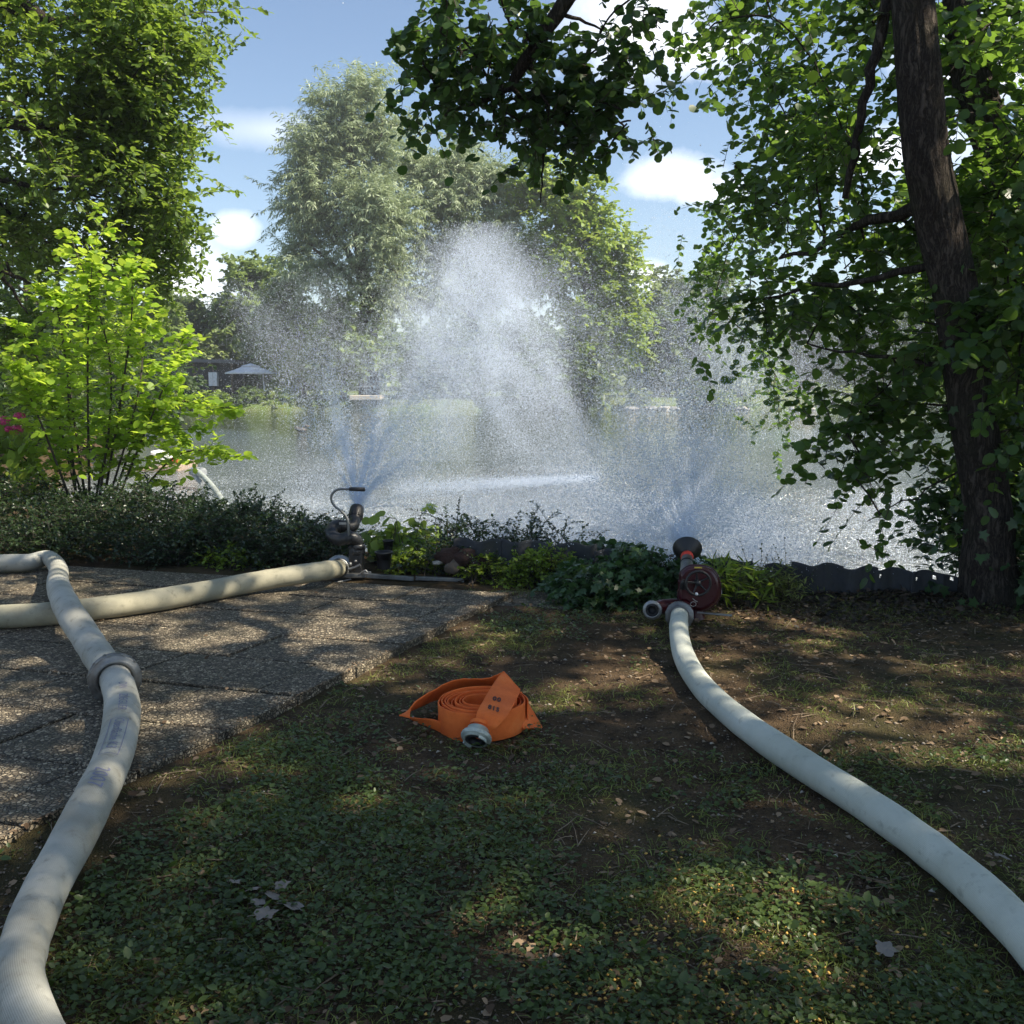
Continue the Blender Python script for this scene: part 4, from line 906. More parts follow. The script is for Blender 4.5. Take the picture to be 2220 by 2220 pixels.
# bright hazel on the bank, in full sun
hz = gp(185, 1150, 0); hz = np.array((pd(190, 1000, 9.3)[0], 9.3, 0))
def H(px, py, Y=9.3): return pd(px, py, Y)
root = thing('hazel_shrub', 'sunlit yellow-green young hazel standing above the dark hedge on the left', 'shrub', tuple(hz))
mb = MB(); P0 = []; Dd = []; LL = []
rods = [((165, 1060), (150, 760), (230, 480)), ((200, 1060), (240, 800), (150, 500)), ((180, 1060), (110, 850), (40, 700)), ((210, 1060), (300, 850), (310, 640)), ((190, 1060), (190, 780), (200, 560)), ((220, 1060), (330, 900), (400, 730)), ((175, 1060), (90, 920), (20, 760)),
        ((215, 1060), (330, 890), (500, 885)), ((230, 1060), (380, 990), (500, 985)), ((160, 1060), (60, 1000), (-40, 950)), ((190, 1060), (130, 700), (110, 640)), ((210, 1060), (280, 740), (285, 560)), ((190, 1060), (250, 950), (420, 930)), ((200, 1060), (120, 900), (80, 820))]
for k, (a, b, c) in enumerate(rods):
    y0, y1, y2 = 9.3+RNG.uniform(-.15, .15), 9.3+RNG.uniform(-.5, .4), 9.2+RNG.uniform(-.6, .6)
    A = np.array((H(a[0], a[1], y0)[0], y0, 0.0)); p = spline([A, H(*b, y1), H(*c, y2)], 10); mb.tube(p, np.linspace(.014, .003, len(p)), 6, cap=False)
    for j in range(5, len(p)):
        for _ in range(4 if j < 17 else 3):
            P0.append(p[j]+RNG.normal(scale=.02, size=3)); Dd.append(norm(RNG.normal(size=3)*np.array((1, 1, .5))+norm(p[j]-p[j-1])*.6)); LL.append(RNG.uniform(.16, .46)*(1.0 if j < 17 else .6))
mb.build('rods', M['twig'], root)
twig_foliage(root, np.array(P0), np.array(Dd), np.array(LL)*.9, 7, .072, 'round', M['leaf_lime'], M['stem_green'], droop=.15, hang=.15, up_bias=1.6, splay=.9, name='leaves', stem_name='shoots', r0=.0022, single=300)
# pink hydrangea
hy = np.array((H(20, 1000)[0]-.1, 9.0, 0)); root = thing('hydrangea', 'shrub with pink flower heads at the left edge', 'shrub', tuple(hy))
n = 520; c = ellipsoid_points(n, hy+(-.1, 0, .62), (.62, .4, .55), .4); me = leaves_mesh('leaves', c, norm(c-hy+RNG.normal(scale=.3, size=(n, 3))), rdir(n, 1.5), RNG.uniform(.07, .13, n), 'oval', RNG.uniform(0, 1, n)); mesh_obj('leaves', me, M['leaf_maple'], root)['kind'] = 'stuff'
mp_ = pmat('pink_petals', (.62, .06, .22), .6, var=.35, scale=60)
for (px, py, r) in ((8, 912, .055), (42, 903, .05), (36, 932, .055), (-20, 925, .06), (18, 930, .03)):
    cc_ = pd(px, py, 8.85); k = 150; d = rdir(k, .3); me = leaves_mesh('flower_head', cc_+d*r*np.array((1, 1, .7)), norm(np.cross(d, rdir(k))), d, .022, 'diamond', RNG.uniform(0, 1, k)); mesh_obj('flower_head', me, mp_, root)
stems('stems', np.repeat(hy[None], 14, 0)+RNG.normal(scale=.05, size=(14, 3))*(1, 1, 0), hy+RNG.normal(scale=.2, size=(14, 3))+(0, 0, .4), ellipsoid_points(14, hy+(-.1, 0, .65), (.4, .3, .3)), .006, M['twig'], root)['kind'] = 'stuff'

# ---------------------------------------------------------------- low shrubs along the bank
def arching_shrub(name, label, boxes, K, Lr, nl, size, kind, lm, group=None, up=.75, r0=.0028, droop=.35, out=(0, 0, 0), hang=.0, base_z=0.0, up_bias=1.0, splay=.8, cat='shrub', stem='twig', single=0):
    """mound of arching shoots: starts spread over boxes (x0,x1,y0,y1,height)"""
    P0 = []; D = []; L = []
    for (x0, x1, y0, y1, h, w) in boxes:
        k = int(K*w); a = RNG.uniform(0, 1, (k, 2)); z = RNG.uniform(0, 1, k)**.8*h
        env = 1-np.abs(a[:, 0]*2-1)**3*.6; env2 = 1-np.abs(a[:, 1]*2-1)**2*.45
        P0.append(np.stack([x0+(x1-x0)*a[:, 0], y0+(y1-y0)*a[:, 1], base_z+z*env*env2*(.75+.5*vnoise(a[:, 0]*9, a[:, 1]*4, 8))], 1))
        D.append(norm(RNG.normal(size=(k, 3))*np.array((1, 1, .35))+np.array((0, 0, up))+np.array(out))); L.append(RNG.uniform(*Lr, k))
    P0, D, L = np.concatenate(P0), np.concatenate(D), np.concatenate(L)
    root = thing(name, label, cat, (float(P0[:, 0].mean()), float(P0[:, 1].mean()), 0), group)
    # supporting wood
    kk = min(60, len(P0)); idx = RNG.integers(0, len(P0), kk); B = P0[idx]*(1, 1, 0)+RNG.normal(scale=.05, size=(kk, 3))*(1, 1, 0)
    stems('branches', B, (B+P0[idx])/2+RNG.normal(scale=.03, size=(kk, 3)), P0[idx], .006, M['twig'], root, 4)['kind'] = 'stuff'
    twig_foliage(root, P0, D, L, nl, size, kind, lm, M[stem], droop=droop, hang=hang, up_bias=up_bias, splay=splay, r0=r0, name='leaves', stem_name='shoots', single=single)
    return root
hedge_boxes = [(-5.6, -3.6, 7.7, 9.4, .62, .30), (-3.9, -2.5, 7.55, 9.0, .52, .26), (-2.7, -1.75, 7.45, 8.5, .42, .2), (-1.95, -1.25, 7.3, 8.1, .32, .12), (-5.4, -1.6, 7.42, 7.7, .25, .14)]
arching_shrub('cotoneaster_hedge', 'dark fine-leaved hedge mound along the far edge of the paving on the left', hedge_boxes, 3600, (.18, .42), 20, .026, 'oval', M['leaf_hedge'], up=.9, splay=.7)
arching_shrub('spirea_shrub', 'small bright shoots in front of the dark hedge below the white outlet pipe', [(-2.35, -1.95, 7.3, 7.5, .16, 1)], 90, (.08, .2), 9, .032, 'oval', M['leaf_spirea'], 'yellow-green shrubs along the bank')
arching_shrub('spirea_shrub', 'bright yellow-green shrub right beside the black water cannon', [(-.92, -.50, 7.1, 7.4, .20, .8), (-.62, -.25, 7.12, 7.4, .14, .4)], 230, (.07, .18), 9, .030, 'oval', M['leaf_spirea'], 'yellow-green shrubs along the bank')
arching_shrub('spirea_shrub', 'bright yellow-green shrub behind the corner of the paving', [(-.30, -.0, 6.85, 7.0, .19, .6)], 180, (.07, .16), 9, .028, 'oval', M['leaf_spirea'], 'yellow-green shrubs along the bank')
arching_shrub('spirea_shrub', 'green and yellow shrub between the paving corner and the ivy mound', [(-.02, .52, 6.65, 6.9, .27, 1)], 330, (.08, .20), 9, .028, 'oval', M['leaf_spirea'], 'yellow-green shrubs along the bank')
arching_shrub('cotoneaster_shrub', 'sparse arching shrub with small dark leaves standing against the water in the middle', [(-.62, -.1, 7.05, 7.4, .38, .5), (-.1, .55, 7.05, 7.4, .36, .5)], 340, (.18, .50), 22, .024, 'oval', M['leaf_hedge'], None, up=.8, droop=.3)
arching_shrub('ivy_mound', 'dark green ivy mound beside the red water cannon', [(.28, 1.0, 6.0, 6.75, .27, .7), (.62, 1.05, 6.2, 6.7, .36, .5), (.95, 1.42, 6.25, 6.7, .26, .3)], 620, (.06, .2), 7, .055, 'ivy', M['leaf_ivy'], up=.5, hang=.3, droop=.5, single=300)
arching_shrub('vine', 'pale broad-leaved vine climbing behind the black water cannon', [(-1.08, -.55, 7.45, 7.8, .42, 1)], 70, (.1, .25), 6, .085, 'round', M['leaf_maple'], up=.6, hang=.3, single=300)
arching_shrub('vine', 'few broad round leaves hanging over the black edging in the middle', [(.45, .95, 7.0, 7.25, .36, 1)], 40, (.1, .22), 6, .085, 'round', M['leaf_ivy'], up=.4, hang=.3, single=240)
arching_shrub('bamboo_plant', 'narrow-leaved green plant right of the red water cannon', [(1.22, 1.62, 6.1, 6.5, .24, 1)], 70, (.12, .28), 7, .11, 'narrow', M['leaf_spirea'], up=1.1, hang=.1, single=300)
arching_shrub('dry_grass_tuft', 'dry brown and green tuft at the left end of the grey edging', [(1.5, 1.85, 6.2, 6.5, .12, 1)], 330, (.12, .30), 5, .06, 'narrow', M['grass'], up=1.3, hang=.2, cat='plant')
arching_shrub('weed_stalks', 'thin dark weed stalks rising against the glittering water', [(1.6, 1.98, 6.45, 6.6, .05, 1)], 26, (.22, .42), 12, .016, 'oval', M['leaf_hedge'], up=2.2, droop=.1, cat='plant')
# ivy on the foot of the big tree
n = 900; a = RNG.uniform(2.6, 6.6, n); zt = RNG.uniform(0, 1, n)**1.3*2.6; tx = np.interp(zt, [0, 1.2, 2.6], [tb[0]+.02, tb[0]-.03, tb[0]-.12]); rr_ = np.interp(zt, [0, .4, 2.6], [.36, .25, .24])
pos = np.stack([tx+np.cos(a)*rr_, tb[1]+np.sin(a)*rr_, zt], 1); keep = (np.cos(a) > -.15) | (RNG.uniform(0, 1, n) < .12); pos = pos[keep]; a = a[keep]
nrm_ = np.stack([np.cos(a), np.sin(a), np.full(len(a), .25)], 1); iv = thing('ivy', 'ivy climbing the foot of the big leaning tree', 'climber', (*tb[:2], 0))
mesh_obj('leaves', leaves_mesh('leaves', pos+nrm_*RNG.uniform(.0, .12, (len(pos), 1)), norm(np.array((0, 0, -1.))+RNG.normal(scale=.6, size=pos.shape)), nrm_+RNG.normal(scale=.4, size=pos.shape), RNG.uniform(.05, .095, len(pos)), 'ivy', RNG.uniform(0, 1, len(pos))), M['leaf_ivy'], iv)
mb = MB()
for k in range(7):
    a0 = RNG.uniform(4.2, 6.3); pts_ = [(tb[0]+math.cos(a0+.25*math.sin(z*3+k))*.27*(1.25 if z < .3 else .9)-.05*z, tb[1]+math.sin(a0+.25*math.sin(z*3+k))*.27*(1.25 if z < .3 else .9), z) for z in np.linspace(0, 3.4, 14)]; mb.tube(pts_, .007, 6, cap=False)
mb.build('stems', M['twig'], iv)
arching_shrub('bramble', 'shaded leafy undergrowth at the right edge beside the big tree', [(3.35, 4.4, 5.6, 6.6, .75, .6), (3.2, 4.6, 6.9, 7.8, 1.3, .8), (4.6, 6.4, 6.4, 8.6, 1.0, .7), (6.2, 9.0, 9.0, 12.5, 1.6, .9)], 700, (.15, .4), 8, .07, 'oval', M['leaf_ivy'], up=.6, hang=.2)

# pots, stakes
def pot(name, label, c, r, h, mat, group=None, lid=True):
    t_ = thing(name, label, 'pot', tuple(c), group); mb = MB(); mb.lathe([(r*.7, 0), (r*.78, h*.3), (r*.95, h*.9), (r*1.08, h*.9), (r*1.08, h), (r*.92, h), (r*.88, h*.6), (.001, h*.6)], c, (0, 0, 1), 28); mb.build('body', mat, t_); return t_
c = pd(832, 1215, 7.02); pot('plant_pot', 'black plastic plant pot standing in the shrubs beside the black water cannon', (c[0], 7.02, c[2]-.06), .062, .125, M['black'])
c = pd(842, 1185, 7.3); pot('plant_pot', 'smaller black pot on the bank just above and behind the other black one', (c[0], 7.3, c[2]-.05), .04, .10, M['black'])
def rock(name, label, c, r, mat, cat='stone', sq=(1, 1, .8), seed=0, group=None, rot=0):
    import bmesh
    bm = bmesh.new(); bmesh.ops.create_icosphere(bm, subdivisions=3, radius=1)
    for v in bm.verts:
        d = 1+.95*(vnoise(np.array([v.co.x*1.6+seed]), np.array([v.co.y*1.6+v.co.z*1.3]), seed)[0]-.5)+.3*(vnoise(np.array([v.co.x*5]), np.array([v.co.y*5+v.co.z*4]), seed+1)[0]-.5)
        v.co = Vector((v.co.x*sq[0]*r*d, v.co.y*sq[1]*r*d, v.co.z*sq[2]*r*d))
    me = bpy.data.meshes.new(name); bm.to_mesh(me); bm.free(); me.polygons.foreach_set('use_smooth', [True]*len(me.polygons))
    o = mesh_obj(name, me, mat); o.location = c; o.rotation_euler = (0, 0, rot); return tag(o, label, cat, group)
for (px, py, r, lab, mt, sq) in ((972, 1208, .085, 'rusty red lump of stone left of the black edging', 'pot', (1.1, .6, .75)), (1008, 1202, .08, 'second rusty stone touching the black edging', 'pot', (1.1, .6, .8)), (985, 1225, .06, 'dark mossy stone below the rusty ones', 'wood', (1, .8, 1)), (1030, 1222, .06, 'brown-red stone half hidden behind the shrub at the paving corner', 'pot', (1.2, .7, .8)), (948, 1220, .03, 'small pale stone left of the rusty stones', 'stone', (1.6, 1, .6))):
    c = pd(px, py, 6.95); rock('stone', lab, tuple(c), r, M[mt], sq=sq, seed=int(px) % 50)
def stake(label, a, b, r):
    mb = MB(); mb.tube([a, b], [r, r*.9], 10); o = mb.build('stake', M['wood'], None); return tag(o, label, 'stake')
c = pd(573, 1108, 8.6); stake('short dark wooden stake standing up out of the hedge', np.array((c[0], 8.6, 0)), c, .014)
c = pd(524, 1142, 8.2); stake('black tilted stake in the hedge left of the upright one', np.array((c[0]+.06, 8.2, 0)), c, .02)
c = pd(1455, 1195, 6.6); stake('thin wooden stake left of the flared black shield', np.array((c[0]-.01, 6.6, 0)), c, .006)
# ================================================================ far bank
def far_ground(x, y): return float(far_z(np.array(x, float), np.array(y, float)))
def far_tree(name, label, px, ytop, ybot, hw, Y, lm, group='trees on the far bank', dens=1.0, size=.42, kind='oval', blobs=None, stemsn=1, tl=1.2, droop=.3, hang=.3, trunk_top=.75, clump_r=1.6, tw=13, nl=12, cat='tree', up_bias=1.2, limb_r=.16, low=.35):
    top = pd(px, ytop, Y); bot = pd(px, ybot, Y); w = hw/FPX*Y; g = far_ground(top[0], Y); H_ = top[2]-g
    b = np.array((top[0], Y, g))
    if blobs is None:
        cz = (top[2]+bot[2])/2; rz = (top[2]-bot[2])/2
        blobs = [((b[0], Y, cz+rz*.15), (w*.85, w*.8, rz*.82), .5), ((b[0]-w*.4, Y-.2, cz-rz*.25), (w*.55, w*.5, rz*.5), .22), ((b[0]+w*.42, Y-.2, cz-rz*.1), (w*.52, w*.5, rz*.55), .22), ((b[0]+w*.1, Y, cz+rz*.6), (w*.45, w*.45, rz*.36), .14)]
        vol = w*w*rz*2; N = int(max(8, min(150, 7.5*dens*(w*rz*2)**.62)))
    else: blobs, N = blobs
    crowns = [(c, r, max(2, int(N*k))) for c, r, k in blobs]
    sp = [b+(0, 0, -.3), b+(.1*w*RNG.normal()*.3, 0, H_*.25), b+(.05*w, 0, H_*.5), b+(0, 0, H_*trunk_top)]
    r_ = .022*H_+.05
    return big_tree(name, label, cat, tuple(b), sp, [r_*1.2, r_, r_*.7, r_*.2], crowns, lm, size, kind, tw, nl, M['bark_far'], group, trunk_sides=10, twig_len=tl, droop=droop, twr=.014, limb_r=limb_r, clump_r=clump_r, hang=hang, limb_from=(low, 1), shell=.45, twigs=False, up_bias=up_bias)
def B(px, py, Y, hwx, hwy, k): c = pd(px, py, Y); return (tuple(c), (hwx/FPX*Y, hwx/FPX*Y*.8, hwy/FPX*Y), k)
# silver willow, several ascending stems
Yw = 70
wb = np.array((pd(800, 880, Yw)[0], Yw, .5))
def W(px, py, d=0): return pd(px, py, Yw+d)
big_tree('silver_willow', 'tall silvery willow left of the spray with ascending open stems', 'tree', tuple(wb), [wb+(0, 0, -.4), W(800, 740), W(795, 640), W(775, 500), W(760, 330), W(750, 230)], [.75, .62, .5, .34, .2, .08],
         [B(745, 260, Yw, 65, 65, 20), B(690, 330, Yw, 60, 80, 22), B(650, 440, Yw, 40, 60, 12), B(725, 420, Yw, 85, 80, 30), B(820, 470, Yw-2, 70, 70, 26), B(830, 300, Yw+1, 40, 90, 14), B(690, 560, Yw, 70, 70, 20), B(820, 590, Yw-1, 60, 60, 14), B(780, 220, Yw, 30, 35, 6)] and
         [(c, r, n) for c, r, n in [B(745, 260, Yw, 65, 65, 20), B(690, 330, Yw, 60, 80, 22), B(645, 440, Yw, 38, 60, 10), B(725, 420, Yw, 85, 80, 28), B(820, 470, Yw-2, 70, 70, 26), B(830, 310, Yw+1, 40, 80, 13), B(690, 560, Yw, 70, 70, 18), B(820, 590, Yw-1, 60, 60, 14), B(790, 215, Yw, 28, 30, 5)]],
         M['leaf_willow'], .44, 'narrow', 18, 26, M['bark_far'], 'trees on the far bank', trunk_sides=14, twig_len=2.1, droop=.25, twr=.02, limb_r=.22, clump_r=2.0, hang=.5, limb_from=(.2, 1), twigs=False, up=.6, shell=.3,
         secondary=[(W(797, 650), W(690, 420), .32, .08), (W(797, 640), W(660, 520), .25, .06), (W(800, 690), W(850, 480), .3, .07), (W(780, 560), W(830, 260), .2, .05), (W(800, 720), W(880, 560), .2, .05)])
Yw2 = 73
wb = np.array((pd(1020, 880, Yw2)[0], Yw2, .6))
big_tree('silver_willow', 'broad silvery willow behind the big central plume of spray', 'tree', tuple(wb), [wb+(0, 0, -.4), pd(1020, 740, Yw2), pd(1000, 560, Yw2), pd(985, 420, Yw2), pd(980, 330, Yw2)], [.8, .62, .45, .25, .1],
         [B(930, 480, Yw2, 80, 90, 26), B(1030, 430, Yw2, 80, 90, 28), B(1110, 520, Yw2, 70, 80, 24), B(1010, 600, Yw2, 110, 80, 30), B(1150, 590, Yw2-1, 50, 60, 14), B(880, 620, Yw2, 60, 80, 14), B(950, 360, Yw2, 50, 45, 9), B(890, 360, Yw2+1, 50, 55, 10), B(1020, 350, Yw2, 60, 45, 11), B(1080, 400, Yw2, 50, 45, 9)],
         M['leaf_willow'], .44, 'narrow', 18, 26, M['bark_far'], 'trees on the far bank', trunk_sides=14, twig_len=2.1, droop=.35, twr=.02, limb_r=.22, clump_r=2.0, hang=.6, limb_from=(.25, 1), twigs=False, up=.5, shell=.35)
Ym = 71
mbp = np.array((pd(1290, 880, Ym)[0], Ym, .6))
big_tree('maple_tree', 'fresh green broad tree right of the silvery willows', 'tree', tuple(mbp), [mbp+(0, 0, -.4), pd(1285, 760, Ym), pd(1270, 600, Ym), pd(1240, 460, Ym)], [.6, .45, .32, .12],
         [B(1230, 430, Ym, 80, 60, 22), B(1170, 390, Ym+1, 60, 50, 12), B(1290, 530, Ym, 75, 80, 28), B(1220, 560, Ym, 80, 80, 24), B(1340, 640, Ym, 60, 60, 20), B(1280, 700, Ym, 90, 70, 26), B(1370, 720, Ym, 40, 50, 10), B(1345, 570, Ym, 40, 60, 9), B(1240, 800, Ym, 90, 50, 16)],
         M['leaf_maple'], .40, 'oval', 11, 13, M['bark_far'], 'trees on the far bank', trunk_sides=14, twig_len=1.6, droop=.2, twr=.02, limb_r=.2, clump_r=1.7, hang=.2, limb_from=(.2, 1), twigs=False, shell=.4, up_bias=1.6)
far_tree('lime_tree', 'mid-green round tree between the parasol and the tall willow', 540, 555, 840, 95, 82, M['leaf_mid'], size=.42)
far_tree('lime_tree', 'green tree top just left of the tall willow trunk', 625, 590, 850, 70, 76, M['leaf_mid'])
far_tree('yew_tree', 'dark slender evergreen above the flat roofed hut', 468, 645, 830, 42, 84, M['leaf_dark'], kind='narrow', size=.5)
far_tree('yew_tree', 'dark evergreen behind the flat roofed hut at its left', 400, 640, 800, 50, 84, M['leaf_dark'])
far_tree('pale_bush', 'pale yellow-green round bush rising over the hut roof', 435, 735, 800, 60, 80, M['leaf_pale'], size=.34, cat='bush')
far_tree('pale_bush', 'pale green bush behind the white parasol', 560, 745, 850, 60, 77, M['leaf_pale'], size=.34, cat='bush')
far_tree('lime_tree', 'light green bushy tree right of the parasol in the left mist', 655, 670, 870, 62, 75, M['leaf_maple'])
far_tree('lime_tree', 'bushy tree in the mist below the tall willow', 740, 640, 860, 70, 68.8, M['leaf_mid'])
far_tree('lime_tree', 'tree at the left part of the far bank in front of the sky', 335, 640, 850, 60, 78, M['leaf_mid'])
far_tree('poplar_tree', 'feathery pale tree low in the gap right of the green tree', 1445, 580, 760, 70, 92, M['leaf_pale'], size=.4, dens=.8)
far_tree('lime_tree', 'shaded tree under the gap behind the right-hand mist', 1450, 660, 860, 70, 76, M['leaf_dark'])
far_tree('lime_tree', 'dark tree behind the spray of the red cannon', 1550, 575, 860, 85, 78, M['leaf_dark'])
far_tree('weeping_willow', 'small weeping willow with curtains of pale leaves on the right lawn', 1610, 660, 850, 70, 72, M['leaf_willow'], kind='narrow', size=.5, hang=1.2, droop=1.0, tl=2.2)
far_tree('poplar_tree', 'pale green tree seen through the gap of the hanging alder leaves', 1760, 660, 850, 85, 88, M['leaf_pale'], size=.42)
far_tree('lime_tree', 'hazy tree left of the leaning trunk on the far bank', 1880, 640, 860, 80, 84, M['leaf_mid'])
far_tree('lime_tree', 'green tree behind the leaning trunk', 2010, 600, 870, 100, 80, M['leaf_maple'])
far_tree('lime_tree', 'tree behind the right edge of the view', 2170, 560, 880, 110, 76, M['leaf_mid'])
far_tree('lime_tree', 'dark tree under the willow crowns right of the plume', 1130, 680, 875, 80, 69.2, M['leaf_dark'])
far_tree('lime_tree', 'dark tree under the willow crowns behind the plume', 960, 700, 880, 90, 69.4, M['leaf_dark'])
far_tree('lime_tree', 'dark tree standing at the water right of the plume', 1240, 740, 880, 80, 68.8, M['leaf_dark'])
for (px, yt, hw, mt, lab) in ((400, 835, 55, 'leaf_pale', 'sunlit low bush in front of the hut'), (470, 838, 45, 'leaf_maple', 'rounded low bush below the parasol left side'), (540, 836, 55, 'leaf_mid', 'low bush below the parasol post'), (615, 845, 50, 'leaf_mid', 'low bush right of the parasol'), (690, 855, 45, 'leaf_dark', 'dark low bush left of the landing'), (880, 850, 70, 'leaf_dark', 'dark low bush right of the landing'),
                          (1385, 838, 26, 'leaf_pale', 'reedy bush at the left end of the grassy slope'), (1515, 820, 45, 'leaf_dark', 'dark bush right of the grassy slope'), (1580, 845, 60, 'leaf_mid', 'hazy low bush under the weeping willow'), (1800, 845, 45, 'leaf_dark', 'dark rounded bush beside the bright lawn'), (1900, 835, 70, 'leaf_mid', 'low bush at the far right water edge'), (2050, 830, 90, 'leaf_mid', 'hazy undergrowth behind the leaning trunk')):
    far_tree('shore_bush', lab, px, yt+10, 896, hw*.85, 68.0, M[mt], 'bushes on the far bank', size=.24, tl=.5, clump_r=.7, tw=10, nl=9, cat='bush', limb_r=.05, dens=2.2)
# distant wood that closes the view
P0 = []; xs_ = RNG.uniform(-75, 78, 3400); yy = RNG.uniform(96, 125, 3400); hh = 3.5+7*fbm(xs_*.08, yy*.02, 44); zz_ = RNG.uniform(0, 1, 3400)**.8*hh
P0 = np.stack([xs_, yy, zz_+.8], 1); D = rdir(3400, .4)
wood = twig_foliage(None, P0, D, RNG.uniform(1.5, 3.0, 3400), 14, .9, 'oval', M['leaf_mid'], None, name='distant_wood'); tag(wood, 'band of distant mixed wood closing the view beyond the far bank', 'wood', kind='stuff')

# hut with flat roof
hut = thing('garden_hut', 'low dark flat roofed hut on the far bank left of the parasol', 'hut', (pd(420, 830, 74)[0], 74, .6))
a = pd(345, 830, 74)[0]; b = pd(512, 830, 74)[0]; zr = pd(400, 786, 74)[2]
mb = MB(); mb.box(((a+b)/2, 75.5, (zr+.5)/2), (b-a-.3, 3.6, zr-.5)); mb.build('wall', pmat('dark_cladding', (.05, .05, .05), .8, bump=.3), hut)
mb = MB(); mb.box(((a+b)/2, 75.3, zr+.12), (b-a+.5, 4.6, .26), np.array(Matrix.Rotation(.02, 3, 'Y')), bev=.02); mb.build('roof', pmat('roof_felt', (.15, .15, .15), .8), hut)
for k in range(5): x_ = a+.1+(b-a-.2)*k/4; mb = MB(); mb.box((x_, 73.3, zr/2+.2), (.12, .12, zr-.3)); mb.build('post', M['wood'], hut)
lk = thing('white_cabinet', 'white two-door cabinet in front of the hut wall', 'cabinet', (pd(462, 830, 73)[0], 73, .6)); c = pd(463, 822, 73)
for s_ in (-1, 1): mb = MB(); mb.box((c[0]+s_*.16, 73, c[2]), (.30, .4, 1.0), bev=.01); mb.build('door', M['white'], lk)
# parasol
pz = 71.0; c = pd(543, 790, pz); zb = pd(543, 808, pz)[2]; pa = thing('parasol', 'large white square parasol with a small upper tier on the far bank', 'parasol', (c[0], pz, .7))
R0 = (pd(590, 808, pz)[0]-c[0])*1.08; mb = MB()
def pyr(mb, cx, cy, z0, z1, r0, r1, n=8, flap=.08):
    V = []; 
    for (r, z) in ((r0, z0-flap), (r0, z0), ((r0+r1)/2, z0+(z1-z0)*.42), (r1, z1)):
        for k in range(n): a = (k+.5)*math.tau/n; V.append((cx+math.cos(a)*r, cy+math.sin(a)*r, z))
    F = [(l*n+j, l*n+(j+1) % n, (l+1)*n+(j+1) % n, (l+1)*n+j) for l in range(3) for j in range(n)]+[[3*n+j for j in range(n)]]
    mb.add(V, F, False)
zt = pd(543, 789, pz)[2]; zm = zb+(zt-zb)*.70
pyr(mb, c[0], pz, zb, zm, R0*1.08, R0*.36); mb.build('canopy', M['white'], pa)
mb = MB(); pyr(mb, c[0], pz, zm+.04, zt+.05, R0*.42, .05, flap=.03); mb.build('upper_canopy', M['white'], pa)
mb = MB(); e = pd(573, 838, pz); mb.tube([pd(570, 808, pz), e+(0, 0, -.4)], .05, 10); mb.build('post', M['white'], pa)
for k in range(8):
    a_ = (k+.5)*math.tau/8; mb = MB(); mb.tube([(c[0], pz, zm-.02), (c[0]+math.cos(a_)*R0*1.05, pz+math.sin(a_)*R0*1.05, zb-.02)], .018, 6); mb.build('rib', M['alu'], pa)
# landing with table frame
ld = thing('landing', 'pale landing stage with a light frame on the far shore behind the mist', 'jetty', (pd(795, 860, 67)[0], 67, 0)); zl = pd(795, 858, 67)[2]
mb = MB(); x0, x1 = pd(762, 855, 67)[0], pd(828, 855, 67)[0]; mb.box(((x0+x1)/2, 67.3, zl-.12), (x1-x0, 2.4, .3), bev=.03); mb.build('deck', pmat('pale_sandstone', (.62, .54, .44), .8), ld)
tbz = pd(800, 838, 67.5)[2]; mb = MB(); mb.box((pd(798, 840, 67.5)[0], 67.8, tbz), (1.7, .8, .10)); mb.build('tabletop', M['alu'], ld)
for px in (790, 826): mb = MB(); q0 = pd(px, 855, 67.5); mb.box((q0[0], 67.6, zl+.55), (.04, .04, 1.2)); mb.build('post', M['alu'], ld)
mb = MB(); q0 = pd(810, 797, 67.5); mb.box((q0[0], 67.6, q0[2]), (1.3, .04, .04)); mb.build('beam', M['alu'], ld)
for px in (793, 822): mb = MB(); mb.box((pd(px, 797, 67.5)[0], 67.6, (zl+q0[2])/2), (.035, .035, q0[2]-zl)); mb.build('post', M['alu'], ld)
# timber wall and bench on the right lawn
bw = thing('garden_wall', 'brown timber wall with pale coping behind the bright lawn', 'wall', (pd(1735, 830, 80)[0], 80, 1.0))
x0, x1 = pd(1700, 830, 80)[0], pd(1765, 830, 80)[0]; z0, z1 = pd(1735, 842, 80)[2], pd(1735, 826, 80)[2]
mb = MB(); mb.box(((x0+x1)/2, 80, (z0+z1)/2), (x1-x0, .25, z1-z0)); mb.build('wall', M['wood'], bw); mb = MB(); mb.box(((x0+x1)/2, 80, z1+.04), (x1-x0+.1, .4, .08)); mb.build('coping', M['stone'], bw)
# shore stones
ORD = ['first', 'second', 'third', 'fourth', 'fifth', 'sixth', 'seventh', 'eighth', 'ninth']
for k, px in enumerate(list(np.linspace(1405, 1470, 8))+[1380, 1365, 1600, 1615, 1718, 1728, 1740, 1752, 1765]):
    c = pd(px, 886+RNG.uniform(-2, 2), 66.6); rock('stone', (ORD[k]+' pale stone from the left at the foot of the grassy slope' if 1400 < px < 1475 else ORD[k-10]+' pale stone from the left at the water line of the right-hand lawn' if px > 1500 else ('nearer' if k == 8 else 'farther')+' pale stone left of the grassy slope at the water'), (c[0], 66.6, WATER_Z+.1), RNG.uniform(.12, .26), M['stone'], sq=(1.5, 1, .7), seed=k+3, group='stones along the far water line', rot=RNG.uniform(0, 3))
